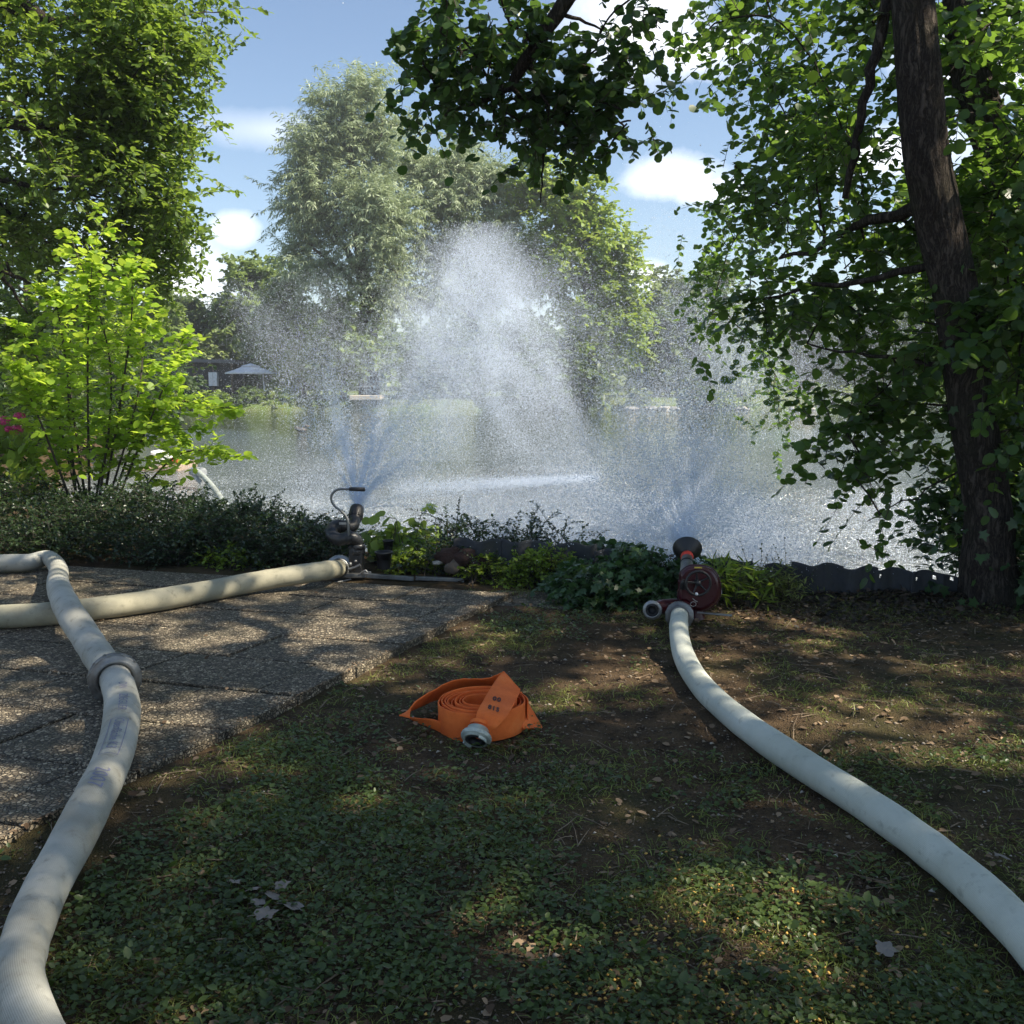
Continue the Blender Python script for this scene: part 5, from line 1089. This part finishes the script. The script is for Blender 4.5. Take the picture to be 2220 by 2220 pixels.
# duck
dk = pd(652, 936, 38); dk[2] = WATER_Z; du = thing('duck', 'small brown duck swimming on the left part of the lake', 'duck', tuple(dk))
def ell_mesh(c, r, n=14, pinch=None):
    mb = MB(); pr = [(max(.001, math.sin(a)), -math.cos(a)) for a in np.linspace(0, math.pi, n)]; mb.lathe(pr, (0, 0, 0), (1, 0, 0), 16)
    V = mb.V[0]*np.asarray(r)
    if pinch: V[:, 2] += np.clip(-V[:, 0], 0, 9)*pinch
    mb.V[0] = V+np.asarray(c); return mb
bm_ = pmat('brown_feathers', (.10, .085, .07), .7, var=.5, scale=9); ell_mesh(dk+(0, 0, .06), (.24, .11, .10), pinch=.35).build('body', bm_, du)
mb = MB(); mb.tube(spline([dk+(.15, 0, .10), dk+(.18, 0, .14), dk+(.19, 0, .17), dk+(.21, 0, .20)], 4), [.06, .05, .042, .036, .034, .034, .034, .036, .038, .04, .042, .044, .045], 12); mb.build('neck', bm_, du)
ell_mesh(dk+(.22, 0, .21), (.065, .045, .05)).build('head', bm_, du); ell_mesh(dk+(.30, 0, .20), (.05, .022, .012)).build('bill', pmat('bill', (.4, .25, .05), .5), du)
# red and white raft with an outlet pipe into the lake
rp = pd(372, 1010, 21.5); rp[2] = WATER_Z; rf = thing('raft', 'red and white raft moored at the left, half hidden by hazel leaves', 'raft', tuple(rp))
mb = MB()
def capsule(mb, a, b, r): mb.tube([a, a+(b-a)*.04, a+(b-a)*.5, a+(b-a)*.96, b], [r*.6, r, r, r, r*.6], 16)
R3 = lambda px, py: pd(px, py, 21.5)
capsule(mb, R3(330, 1008), R3(398, 1004), .11); capsule(mb, R3(325, 1030)+(0, -.3, 0), R3(385, 1028)+(0, -.3, 0), .10); mb.build('tube', M['white'], rf)
mb = MB(); mb.box(R3(352, 1019), (1.15, 1.3, .22), np.array(Matrix.Rotation(-.12, 3, 'Y')), bev=.03); mb.build('deck', pmat('sand_board', (.36, .27, .20), .7), rf)
mb = MB(); mb.box(R3(358, 994)+(0, .3, 0), (.75, .5, .16), np.array(Matrix.Rotation(.25, 3, 'Y')), bev=.04); mb.build('hood', M['white'], rf); mb = MB(); mb.box(R3(384, 997)+(0, .02, .0), (.18, .5, .07), np.array(Matrix.Rotation(.25, 3, 'Y')), bev=.01); mb.build('stripe', M['red'], rf)
mb = MB(); mb.lathe([(.07, 0), (.085, .01), (.085, .05), (.06, .05), (.055, 0)], R3(372, 1004)+(0, -.15, 0), (0, -1, 0), 20); mb.build('outlet', M['black'], rf)
Q3 = lambda px, py, Y: pd(px, py, Y)
pp = thing('outlet_pipe', 'pale curved suction pipe dropping from the raft into the lake', 'pipe', (Q3(470, 1080, 16)[0], 16, WATER_Z))
mb = MB(); mb.tube(spline([Q3(428, 1022, 17.4), Q3(445, 1038, 17.0), Q3(466, 1062, 16.4), Q3(482, 1086, 15.7), Q3(492, 1100, 15.0), Q3(488, 1112, 14.6), Q3(478, 1130, 14.3)], 6), .050, 18); mb.build('pipe', M['alu_green'], pp)
mb = MB(); mb.tube([Q3(418, 1022, 17.6), Q3(440, 1024, 17.4)], .085, 16); mb.tube([Q3(424, 1034, 17.5), Q3(440, 1048, 17.2)], .05, 16); mb.build('elbow', pmat('galvanised', (.42, .44, .45), .5, .5), pp)

# ================================================================ ground litter
def on_slab(x, y):
    r = np.stack([x-corner[0], y-corner[1]], -1); det = -U[0]*Vd[1]+U[1]*Vd[0]
    # r = -U*a + V*b
    A_ = np.array([[-U[0], Vd[0]], [-U[1], Vd[1]]]); ab = r@np.linalg.inv(A_).T
    return (ab[..., 0] > -.03) & (ab[..., 1] > -.04)
hose_pts = np.vstack([spL[::3, :2], spR[::3, :2]])
def off_hoses(x, y, d=.055):
    k = np.ones(len(x), bool)
    for i in range(0, len(x), 4000):
        q_ = np.stack([x[i:i+4000], y[i:i+4000]], 1)
        k[i:i+4000] = (((q_[:, None]-hose_pts[None])**2).sum(-1).min(1) > d*d)
    return k & (((x-CX)**2+(y-CY)**2) > .20**2)
def scatter(n, y1=6.5, y0=1.7):
    y = y0+(y1-y0)*RNG.uniform(0, 1, n)**1.25; x = RNG.uniform(-1, 1, n)*(y*.56+.25); w_ = RNG.uniform(0, 1, n) < .22; x = np.where(w_, np.sign(x)*(y*.56+.25+RNG.uniform(0, 1.7, n)), x); return x, y
def G2(px, py): return gp(px, py)[:2]
def cover(x, y):
    """how green the ground is, from the bare patches that show in the place"""
    m = .12+.0*x
    for (px, py, r, k) in ((700, 1800, .55, .7), (400, 1950, .35, .7), (900, 2000, .6, .6), (1150, 1650, .35, .5), (1200, 1380, .45, .75), (800, 1640, .4, .5), (1950, 1700, .30, .75), (2150, 1640, .35, .7), (1750, 1640, .25, .5), (1650, 1900, .3, .6), (1500, 2150, .5, .35), (1900, 2150, .35, .5), (1560, 1700, .2, .4), (620, 1620, .3, .35), (1500, 1560, .25, .2), (250, 1950, .3, .5),
                        (1800, 1450, .9, -.6), (2100, 1520, .6, -.4), (1350, 1560, .28, -.5), (1370, 1780, .20, -.75), (1400, 1900, .12, -.3), (1050, 1690, .1, -.2), (1260, 1760, .12, -.35), (300, 1740, .22, -.5), (620, 1560, .2, -.5), (950, 1400, .25, -.3), (1460, 2060, .12, -.4), (1200, 1480, .25, -.3)):
        c = G2(px, py); m = m+k*np.exp(-((x-c[0])**2+(y-c[1])**2*.6)/(r*r))
    return np.clip(m+(fbm(x*3.1, y*3.1, 71)-.5)*1.6+(fbm(x*11, y*11, 75)-.5)*1.3, 0, 1)
# creeping leaves
x, y = scatter(150000); k = (RNG.uniform(0, 1, len(x)) < np.clip((cover(x, y)-.40)*1.6, 0, 1)) & ~on_slab(x, y) & off_hoses(x, y, .06) & (y < near_shore(x)-.25)
x, y = x[k], y[k]; n = len(x); z = ground_z(x, y); ht = RNG.uniform(.004, .038, n)*(.4+cover(x, y))
up_ = rdir(n, 0); up_ = norm(up_*.45+np.array((0, 0, 1.)))
ax = rdir(n); ax[:, 2] *= .35; dens_t = np.clip(.55*fbm(x*6, y*6, 12)+.5*RNG.uniform(0, 1, n), 0, 1)
o = mesh_obj('ground_cover', leaves_mesh('ground_cover', np.stack([x, y, z+ht], 1), norm(ax), up_, RNG.uniform(.008, .022, n)*(1+.5*(RNG.uniform(0, 1, n) < .12)), 'oval', dens_t), M['leaf_cover']); tag(o, 'creeping small-leaved ground cover on the bare earth', 'ground cover', kind='stuff')
# grass blades
x, y = scatter(190000, 6.6); g_ = fbm(x*2.3, y*2.3, 91)+.3*fbm(x*14, y*14, 92); k = (RNG.uniform(0, 1, len(x)) < np.clip((g_-.54)*2.6+(cover(x, y)-.5)*.3, 0, 1)) & ~on_slab(x, y) & off_hoses(x, y, .045) & (y < near_shore(x)-.15)
x, y = x[k], y[k]; n = len(x); z = ground_z(x, y); d = norm(RNG.normal(size=(n, 3))*np.array((1, 1, .1))+np.array((0, 0, .95))); sd = norm(np.cross(d, rdir(n))); L = RNG.uniform(.018, .06, n)[:, None]; w = RNG.uniform(.0009, .0020, n)[:, None]; base = np.stack([x, y, z-.004], 1)
V = np.stack([base-sd*w, base+sd*w, base+d*L*.6+sd*w*.8, base+d*L*.6-sd*w*.8, base+d*L*.95+np.array((0, 0, -.25))*L+np.concatenate([d[:, :2], np.zeros((n, 1))], 1)*L*.35+sd*w*.15, base+d*L*.95+np.array((0, 0, -.25))*L+np.concatenate([d[:, :2], np.zeros((n, 1))], 1)*L*.35-sd*w*.15], 1)
F = (np.array([(0, 1, 2, 3), (3, 2, 4, 5)])[None]+(np.arange(n)*6)[:, None, None]).reshape(-1, 4)
o = mesh_obj('grass', fast_mesh('grass', V.reshape(-1, 3), F, np.repeat(RNG.uniform(0, 1, n), 2)), M['grass']); tag(o, 'thin grass tufts on the trodden earth', 'grass', kind='stuff')
# dead leaves
x, y = scatter(9000, 6.5); k = (~on_slab(x, y) | (RNG.uniform(0, 1, len(x)) < .03)) & off_hoses(x, y, .07) & (y < near_shore(x)-.1) & (RNG.uniform(0, 1, len(x)) < .25+.75*(y > 4.6)*(x > .6)+.4*vnoise(x*2, y*2, 5))
x, y = x[k], y[k]; n = len(x); z = ground_z(x, y)+np.where(on_slab(x, y), .055, .0); up_ = norm(rdir(n)*.4+np.array((0, 0, 1.))); ax = rdir(n)*np.array((1, 1, .25))
o = mesh_obj('leaf_litter', leaves_mesh('leaf_litter', np.stack([x, y, z+RNG.uniform(.003, .014, n)], 1), norm(ax), up_, RNG.uniform(.012, .038, n), 'oval', RNG.uniform(0, 1, n)**1.5), M['dead']); tag(o, 'small dry leaves scattered over the earth', 'leaf litter', kind='stuff')
n = 5200; x = RNG.uniform(1.0, 3.6, n); y = near_shore(x)-.12-np.abs(RNG.normal(size=n))*.45; k = off_hoses(x, y, .07); x, y = x[k], y[k]; n = len(x)
md_ = leaf_mat('wet_leaf', (.015, .011, .008), (.075, .052, .035), (.08, .05, .03), .1, .6, .4)
o = mesh_obj('wet_litter', leaves_mesh('wet_litter', np.stack([x, y, ground_z(x, y)+RNG.uniform(.002, .02, n)], 1), norm(rdir(n)*np.array((1, 1, .35))), norm(rdir(n)*.5+np.array((0, 0, 1.))), RNG.uniform(.015, .045, n), 'oval', RNG.uniform(0, 1, n)**1.6), md_); tag(o, 'dark rotting leaves along the foot of the edging', 'leaf litter', kind='stuff')
# crumbs of bark and stone
x, y = scatter(42000, 6.5); k = (~on_slab(x, y)) & off_hoses(x, y, .05) & (y < near_shore(x)-.1); x, y = x[k], y[k]; n = len(x); z = ground_z(x, y); s_ = RNG.uniform(.0015, .006, n)*(1+.8*(RNG.uniform(0, 1, n) < .06))
tet = np.array([(1, .2, 0), (-.6, .9, .1), (-.4, -1, 0), (0, .1, .9), (.2, 0, -.6)]); tF = np.array([(0, 1, 3), (1, 2, 3), (2, 0, 3), (1, 0, 4), (2, 1, 4), (0, 2, 4)]); an = RNG.uniform(0, 6.28, n); ca, sa = np.cos(an), np.sin(an)
V = np.stack([ca[:, None]*tet[None, :, 0]*1.5-sa[:, None]*tet[None, :, 1], sa[:, None]*tet[None, :, 0]*1.5+ca[:, None]*tet[None, :, 1], np.broadcast_to(tet[None, :, 2], (n, 5))*.8], -1)*s_[:, None, None]+np.stack([x, y, z+.002], 1)[:, None]
mc, q = new_mat('crumbs'); at = q.n('ShaderNodeAttribute', attribute_name='tint'); out_surf(q, q.n('ShaderNodeBsdfPrincipled', {'Base Color': q.ramp((at, 'Fac'), [(0, (.03, .022, .015)), (.6, (.14, .10, .065)), (.93, (.26, .21, .15)), (1, (.5, .45, .38))]), 'Roughness': .9}))
o = mesh_obj('soil_crumbs', fast_mesh('soil_crumbs', V.reshape(-1, 3), (tF[None]+(np.arange(n)*5)[:, None, None]).reshape(-1, 3), np.repeat(RNG.uniform(0, 1, n), 6)), mc); tag(o, 'crumbs of soil, bark and grit', 'soil', kind='stuff')
# twigs
x, y = scatter(1300, 6.3); k = (~on_slab(x, y)) & off_hoses(x, y, .09) & (y < near_shore(x)-.2); x, y = x[k], y[k]; n = len(x); a = RNG.uniform(0, 6.28, n); L = RNG.uniform(.03, .13, n)*(1+1.2*(RNG.uniform(0, 1, n) < .12))
p0 = np.stack([x, y, ground_z(x, y)+.006], 1); x2, y2 = x+np.cos(a)*L, y+np.sin(a)*L; p2 = np.stack([x2, y2, ground_z(x2, y2)+RNG.uniform(.004, .022, n)], 1); pm_ = (p0+p2)/2+RNG.normal(scale=.008, size=(n, 3))+(0, 0, .008)
o = stems('fallen_twigs', p0, pm_, p2, RNG.uniform(.0012, .0032, n), pmat('dry_twig', (.20, .15, .10), .9, var=.5, scale=30), None, 5); tag(o, 'short dry twigs lying on the earth', 'twigs', kind='stuff')
# maize grains, lower right
x, y = scatter(8500, 3.4); c = G2(1650, 2150); c2 = G2(1330, 2150); c3 = G2(1480, 1870); w = np.exp(-((x-c[0])**2/.16+(y-c[1])**2/.09))+.8*np.exp(-((x-c2[0])**2/.03+(y-c2[1])**2/.03))+.35*np.exp(-((x-c3[0])**2+(y-c3[1])**2)/.03)
k = (RNG.uniform(0, 1, len(x)) < w*.9) & off_hoses(x, y, .08); x, y = x[k], y[k]; n = len(x); an = RNG.uniform(0, 6.28, n); s_ = RNG.uniform(.0042, .0065, n)
ring = [(math.cos(a)*1.15, math.sin(a)*.85, z_) for z_, r in ((0, 1),) for a in np.linspace(0, math.tau, 7)[:-1]]; ct = np.array([(0, 0, .75), (0, 0, -.75)]+ring); cF = np.array([(0, 2+j, 2+(j+1) % 6) for j in range(6)]+[(1, 2+(j+1) % 6, 2+j) for j in range(6)]); ca, sa = np.cos(an), np.sin(an)
V = np.stack([ca[:, None]*ct[None, :, 0]-sa[:, None]*ct[None, :, 1], sa[:, None]*ct[None, :, 0]+ca[:, None]*ct[None, :, 1], np.broadcast_to(ct[None, :, 2], (n, 8))], -1)*s_[:, None, None]+np.stack([x, y, ground_z(x, y)+RNG.uniform(.006, .02, n)], 1)[:, None]
o = mesh_obj('maize_grains', fast_mesh('maize_grains', V.reshape(-1, 3), (cF[None]+(np.arange(n)*8)[:, None, None]).reshape(-1, 3), smooth=True), M['corn']); tag(o, 'yellow maize grains strewn in the lower right', 'maize', kind='stuff')
# pale poplar leaves lying together, and a few single ones
def lobed(name, label, c, size, rot, tilt, seed, mat, group):
    r_ = np.random.default_rng(seed); n = 28; rings = 4; V = [(0, 0, .02)]
    a = np.linspace(0, math.tau, n, endpoint=False); R_ = 1+.16*np.cos(5*a)+.07*np.cos(11*a+1)+r_.uniform(-.05, .05, n); R_[0] *= 1.15
    for k in range(1, rings+1):
        f = k/rings
        for j in range(n): V.append((math.cos(a[j])*R_[j]*f, math.sin(a[j])*R_[j]*f*.82, .10*f*f*math.sin(2*a[j]+seed)+.06*f*math.cos(3*a[j])+r_.uniform(-.012, .012)))
    F = [(0, 1+j, 1+(j+1) % n) for j in range(n)]+[(1+(k-1)*n+j, 1+k*n+j, 1+k*n+(j+1) % n, 1+(k-1)*n+(j+1) % n) for k in range(1, rings) for j in range(n)]
    mb = MB(); mb.add(np.array(V)*size, F, True); mb.tube(np.array([(-.9, 0, .02), (-1.3, .1, .06), (-1.7, .15, .02)])*size, size*.03, 5); o = mb.build(name, mat, None)
    o.location = c; o.rotation_euler = (tilt[0], tilt[1], rot); return tag(o, label, 'leaf', group)
def gl(px, py, dz=.02): c = gp(px, py); return (c[0], c[1], float(ground_z(c[0], c[1]))+dz)
LG = 'pale grey dead leaves in a cluster'
for (px, py, s_, rt, ti, lab) in ((627, 1985, .030, 2.4, (.30, .10), 'largest speckled grey dead leaf, right end of the leaf cluster'), (576, 2006, .021, .5, (.25, 0), 'pale dead leaf at the bottom of the leaf cluster'), (588, 1966, .024, 2.0, (.35, .2), 'folded pale dead leaf in the middle of the leaf cluster'), (562, 1982, .016, 1.0, (.2, .2), 'small bluish dead leaf at the left of the leaf cluster'), (612, 1948, .016, .2, (.3, -.2), 'greyish dead leaf at the top right of the leaf cluster'), (545, 1955, .016, 2.9, (.2, .3), 'curled dead leaf at the top left of the leaf cluster'), (511, 1940, .012, .9, (.1, .3), 'small cream dead leaf a little apart up left of the leaf cluster')):
    lobed('dead_leaf', lab, gl(px, py, .045), s_*1.3, rt, ti, int(px), M['dead_grey'], LG)
for (px, py, s_, rt, lab) in ((1920, 2085, .028, 1.0, 'crumpled grey dead leaf near the lower right below the hose'), (370, 1853, .015, .3, 'brown dead leaf between the left hose and the leaf cluster'), (290, 1755, .014, .5, 'brown dead leaf on bare soil right of the printed hose'), (715, 1600, .016, .2, 'tan dead leaf on the earth left of the orange coil'), (2170, 1880, .018, 1.9, 'pale dead leaf right of the mint-white hose'), (600, 2115, .010, 1.2, 'small brown dead leaf below the leaf cluster')):
    lobed('dead_leaf', lab, gl(px, py, .03), s_*1.2, rt, (.2, .1), int(px)+1, M['dead'] if 'brown' in lab or 'tan' in lab else M['dead_grey'], 'single dead leaves on the ground')

# ================================================================ spray
# soil, crumbs and weeds along the slab joints and edge
pj_ = []
for i in range(1, 13):
    t_ = RNG.uniform(0, 4.5, 220); q_ = corner[None]-U*(i*ROW+RNG.normal(scale=.006, size=220))[:, None]+Vd*t_[:, None]; q_ = q_[vnoise(t_*3, t_*0+i, 61) > .45]; pj_.append(q_)
t_ = RNG.uniform(0, 5.0, 900); pj_.append(corner[None]-U*t_[:, None]+Vd*(np.abs(RNG.normal(size=900))*.03)[:, None]*(vnoise(t_*4, t_*0, 62) > .4)[:, None])
pj_ = np.concatenate(pj_); n = len(pj_); me = leaves_mesh('joint_debris', np.stack([pj_[:, 0], pj_[:, 1], np.full(n, SLAB_TOP+.004)], 1), norm(rdir(n)*np.array((1, 1, .3))), norm(rdir(n)*.4+np.array((0, 0, 1.))), RNG.uniform(.005, .014, n), 'oval', RNG.uniform(0, 1, n))
o = mesh_obj('joint_debris', me, M['dead']); tag(o, 'crumbs and leaf bits in the paving joints', 'debris', kind='stuff')

NOSPRAY = False
def droplets(name, label, pts, rad, group=None):
    if NOSPRAY: return
    me = bpy.data.meshes.new(name); pts = np.ascontiguousarray(pts, np.float32); me.vertices.add(len(pts)); me.vertices.foreach_set('co', pts.ravel())
    a = me.attributes.new('rad', 'FLOAT', 'POINT'); a.data.foreach_set('value', np.ascontiguousarray(np.broadcast_to(rad, (len(pts),)), np.float32)); me.update()
    o = mesh_obj(name, me, M['spray'])
    ng = bpy.data.node_groups.new('droplet_points', 'GeometryNodeTree'); ng.interface.new_socket('Geometry', in_out='INPUT', socket_type='NodeSocketGeometry'); ng.interface.new_socket('Geometry', in_out='OUTPUT', socket_type='NodeSocketGeometry')
    gi = ng.nodes.new('NodeGroupInput'); go = ng.nodes.new('NodeGroupOutput'); mp = ng.nodes.new('GeometryNodeMeshToPoints'); na = ng.nodes.new('GeometryNodeInputNamedAttribute'); na.data_type = 'FLOAT'; na.inputs['Name'].default_value = 'rad'; sm = ng.nodes.new('GeometryNodeSetMaterial'); sm.inputs['Material'].default_value = M['spray']
    ng.links.new(gi.outputs[0], mp.inputs['Mesh']); ng.links.new(na.outputs['Attribute'], mp.inputs['Radius']); ng.links.new(mp.outputs[0], sm.inputs['Geometry']); ng.links.new(sm.outputs[0], go.inputs[0])
    md = o.modifiers.new('points', 'NODES'); md.node_group = ng
    return tag(o, label, 'spray', group, 'stuff')
def ballistic(n, origin, axis, spread, v0, steps, drag, weight, jit, vmin=.5, wind=(0, 0, 0), dt=.028, nstream=None):
    """drops flung from a nozzle, slowed by the air and pulled down; positions sampled in flight"""
    ax = norm(np.asarray(axis, float)); d = ax+RNG.normal(size=(n, 3))*spread
    if nstream:
        base = norm(ax+RNG.normal(size=(nstream, 3))*spread); d = base[RNG.integers(0, nstream, n)]+RNG.normal(size=(n, 3))*spread*.045
    d = norm(d); v = d*v0*RNG.uniform(vmin, 1, n)[:, None]**1.0; p = np.repeat(np.asarray(origin, float)[None], n, 0); kd = drag*RNG.uniform(.5, 1.6, n)[:, None]
    tpick = (RNG.uniform(0, 1, n)**weight*steps).astype(int); out = np.empty_like(p)
    for s in range(steps):
        m = tpick == s; out[m] = p[m]+RNG.uniform(0, 1, (m.sum(), 1))*v[m]*dt
        p = p+v*dt; rel = v-np.asarray(wind); v = v-kd*rel*dt; v[:, 2] -= 9.8*dt
    out = out+RNG.normal(size=out.shape)*jit; return out[out[:, 2] > WATER_Z]
N1 = nz+np.array(nd)*.12; N2 = s0_+bd*.06
def blob(n, c, r, seed, clump=.0):
    p = RNG.normal(size=(n, 3))*np.asarray(r)*.5+np.asarray(c); 
    if clump:
        w = fbm(p[:, 0]*1.1+p[:, 2]*.5, p[:, 2]*.9+p[:, 1]*.3, seed, 4); p = p[RNG.uniform(.25, .62, len(p)) < w**clump]
    return p[p[:, 2] > WATER_Z+.005]
def col(n, pxs, pys, Y, dy, seed, clump=1.0, soft=(1.7, 1.15)):
    """curtain of falling drops: polygon-ish region given by centre line (px,py) and half width"""
    t_ = RNG.beta(*soft, n); k = np.linspace(0, 1, len(pys)); yy_ = np.interp(t_, k, pys); xx_ = np.interp(t_, k, [a for a, b in pxs])+RNG.normal(size=n)*np.interp(t_, k, [b for a, b in pxs])*.5
    Yv = Y+RNG.normal(size=n)*dy; X_ = (xx_-1110)/FPX; q_ = (1110-yy_)/FPX; den = math.cos(PITCH)+q_*math.sin(PITCH); tt = Yv/den
    p = np.stack([X_*tt, Yv, CAM_H+(-math.sin(PITCH)+q_*math.cos(PITCH))*tt], 1)
    if clump: w = fbm(p[:, 0]*1.3+p[:, 2]*.9, p[:, 2]*.5-p[:, 0]*.5, seed, 4); p = p[RNG.uniform(.36, .66, len(p)) < w*clump]
    return p[p[:, 2] > WATER_Z+.005]
SP = 'spray of the water cannons'
def streaks(n, seeds, Y, dy, k=60, L=(.5, 1.6), wid=.10):
    """veils: drops strung along slanting falling lines inside the plume"""
    out = []
    for (x0, y0, x1, y1, w) in seeds:
        m = int(n*w); j = RNG.integers(0, k, m); a = np.random.default_rng(int(x0)).uniform(0, 1, (k, 3)); t = RNG.uniform(0, 1, m)
        base = np.array([pd(x0+(x1-x0)*q[0]*1.0, y0+(y1-y0)*q[0], Y+dy*(q[1]-.5)) for q in a])
        ln = np.interp(a[:, 2], [0, 1], L)[j]
        out.append(base[j]+np.stack([t*ln*.35*np.sign(x1-x0+.01), t*ln*.1, -t*ln], 1)+RNG.normal(size=(m, 3))*(wid, wid*2, wid)*(.3+t[:, None]))
    p = np.concatenate(out); return p[p[:, 2] > WATER_Z+.005]
pl1 = np.concatenate([
    col(900000, [(1030, 110), (1035, 240), (1050, 330), (1060, 400), (1060, 450), (1060, 500)], [480, 620, 760, 880, 1010, 1090], 17.5, 1.7, 5, soft=(1.6, 1.6)),
    col(200000, [(1020, 40), (1000, 180), (960, 380)], [490, 720, 1000], 18, 2.0, 6),
    streaks(120000, [(860, 860, 1010, 500, .5), (1030, 500, 1240, 880, .3), (1020, 520, 1080, 900, .3), (940, 900, 1120, 560, .4)], 17.5, 3.5, wid=.22),
    ballistic(26000, N1, (.12, .95, .62), .13, 15.0, 60, 1.1, .7, .03, wind=(.3, .6, 0))])
droplets('spray_plume', 'tall central plume of fine spray falling onto the lake', pl1, RNG.uniform(.0008, .0028, len(pl1)), SP)
pl2 = np.concatenate([
    col(300000, [(1560, 140), (1570, 200), (1560, 260), (1540, 320), (1530, 380)], [420, 600, 760, 900, 1080], 15.5, 1.5, 8, soft=(1.6, 1.5)),
    col(80000, [(1760, 160), (1800, 260), (1800, 300)], [560, 720, 980], 15, 1.5, 9),
    ballistic(18000, N2, (.06, .9, .75), .16, 13.5, 60, 1.1, .7, .03, wind=(.3, .6, 0))])
droplets('spray_plume', 'wide faint curtain of spray behind the red water cannon', pl2, RNG.uniform(.0009, .0030, len(pl2)), SP)
pl3 = np.concatenate([
    col(80000, [(660, 120), (680, 180), (700, 240), (710, 280), (700, 300)], [580, 720, 840, 960, 1080], 20, 2.2, 12, soft=(1.6, 1.6)),
    col(40000, [(500, 50), (620, 100), (760, 130)], [600, 760, 960], 20, 2.0, 13)])
droplets('spray_plume', 'bluish drifting spray in front of the far bank on the left', pl3, RNG.uniform(.0011, .0034, len(pl3)), SP)
low = np.concatenate([
    col(160000, [(560, 200), (570, 280), (560, 340)], [980, 1050, 1150], 12.5, 1.4, 15, 1.0, (2.2, 1.2)),
    col(480000, [(1180, 240), (1260, 340), (1280, 420)], [980, 1120, 1240], 11.0, 1.2, 16, 1.0, (2.8, 1.1)),
    col(420000, [(1600, 240), (1620, 340), (1650, 460)], [980, 1100, 1250], 9.8, 1.0, 17, 1.0, (2.8, 1.1)),
    col(120000, [(830, 200), (880, 300)], [980, 1140], 12.5, 1.2, 18, 1.05, (2.2, 1.2))])
droplets('spray_mist', 'low bright mist hanging over the water just beyond the bank', low, RNG.uniform(.0009, .0022, len(low)), SP)
coarse = np.concatenate([pl1[::34]+RNG.normal(scale=.1, size=pl1[::34].shape), pl2[::20], pl3[::30], low[::60]]); coarse = coarse[coarse[:, 2] > WATER_Z+.01]
droplets('coarse_drops', 'scattered coarse drops glinting in the spray', coarse, RNG.uniform(.003, .0062, len(coarse)), SP)
n = 34000; yy_ = RNG.uniform(8.4, 17, n); xx_ = RNG.uniform(-.42, .50, n)*yy_; k = RNG.uniform(.3, .7, n) < fbm(xx_*.5, yy_*.35, 77)+.10*(xx_ > 0)
sp0 = np.stack([xx_, yy_, WATER_Z+RNG.uniform(.0, .05, n)**1.0], 1)[k]  # bright points added on the surface for the sparkle of the water
droplets('glitter_drops', 'bright drops added on the near water as its sparkle under the spray', sp0, RNG.uniform(.003, .007, len(sp0)), SP)
# the line where the jet skims the water
a_, b_ = np.array((*gp(850, 1086, WATER_Z)[:2], WATER_Z)), np.array((*gp(1290, 1042, WATER_Z)[:2], WATER_Z)); n = 30000; t_ = RNG.uniform(0, 1, n)**.8
pj = a_+(b_-a_)*t_[:, None]; pj[:, 2] += np.maximum(0, RNG.normal(size=n)*(.10-.07*t_)+.05+.12*(1-t_)); pj[:, 1] += RNG.normal(size=n)*.15; pj[:, 0] += RNG.normal(size=n)*.05
sp_ = b_+np.abs(RNG.normal(size=(1200, 3)))*np.array((.12, .4, .16))*np.sign(RNG.normal(size=(1200, 3))*np.array((1, 1, 0))+np.array((0, 0, 1)))
droplets('water_jet', 'white jet skimming the lake to the right of the black cannon', np.concatenate([pj, sp_]), RNG.uniform(.0015, .005, n+1200), SP)
# coarse streaks fanning out of both nozzles
for (N_, ax_, lab, sx) in ((N1, (.12, .80, .80), 'coarse water streaks fanning out of the black nozzle', .42), (N2, (.0, .80, .72), 'coarse water streaks fanning out above the flared black shield', .46)):
    s1 = ballistic(46000, N_, ax_, sx, 7.0, 26, .8, 1.0, .004, vmin=.55, nstream=64, dt=.016); s1 = s1[(s1[:, 1] > N_[1]-.02) & (s1[:, 1]-N_[1] > .25*np.abs(s1[:, 0]-N_[0]))]
    droplets('spray_fan', lab, s1, RNG.uniform(.0014, .0036, len(s1)), SP)

# ================================================================ summer haze
hz_m, q = new_mat('summer_haze'); q.n('ShaderNodeOutputMaterial', {'Volume': q.n('ShaderNodeVolumePrincipled', {'Color': (.92, .96, 1.0, 1), 'Density': .0009, 'Anisotropy': .3})})
mb = MB(); mb.box((0, 0, 12.5), (560, 1500, 30)); hb_ = mb.build('haze', hz_m); tag(hb_, 'thin summer haze', 'haze', kind='stuff')
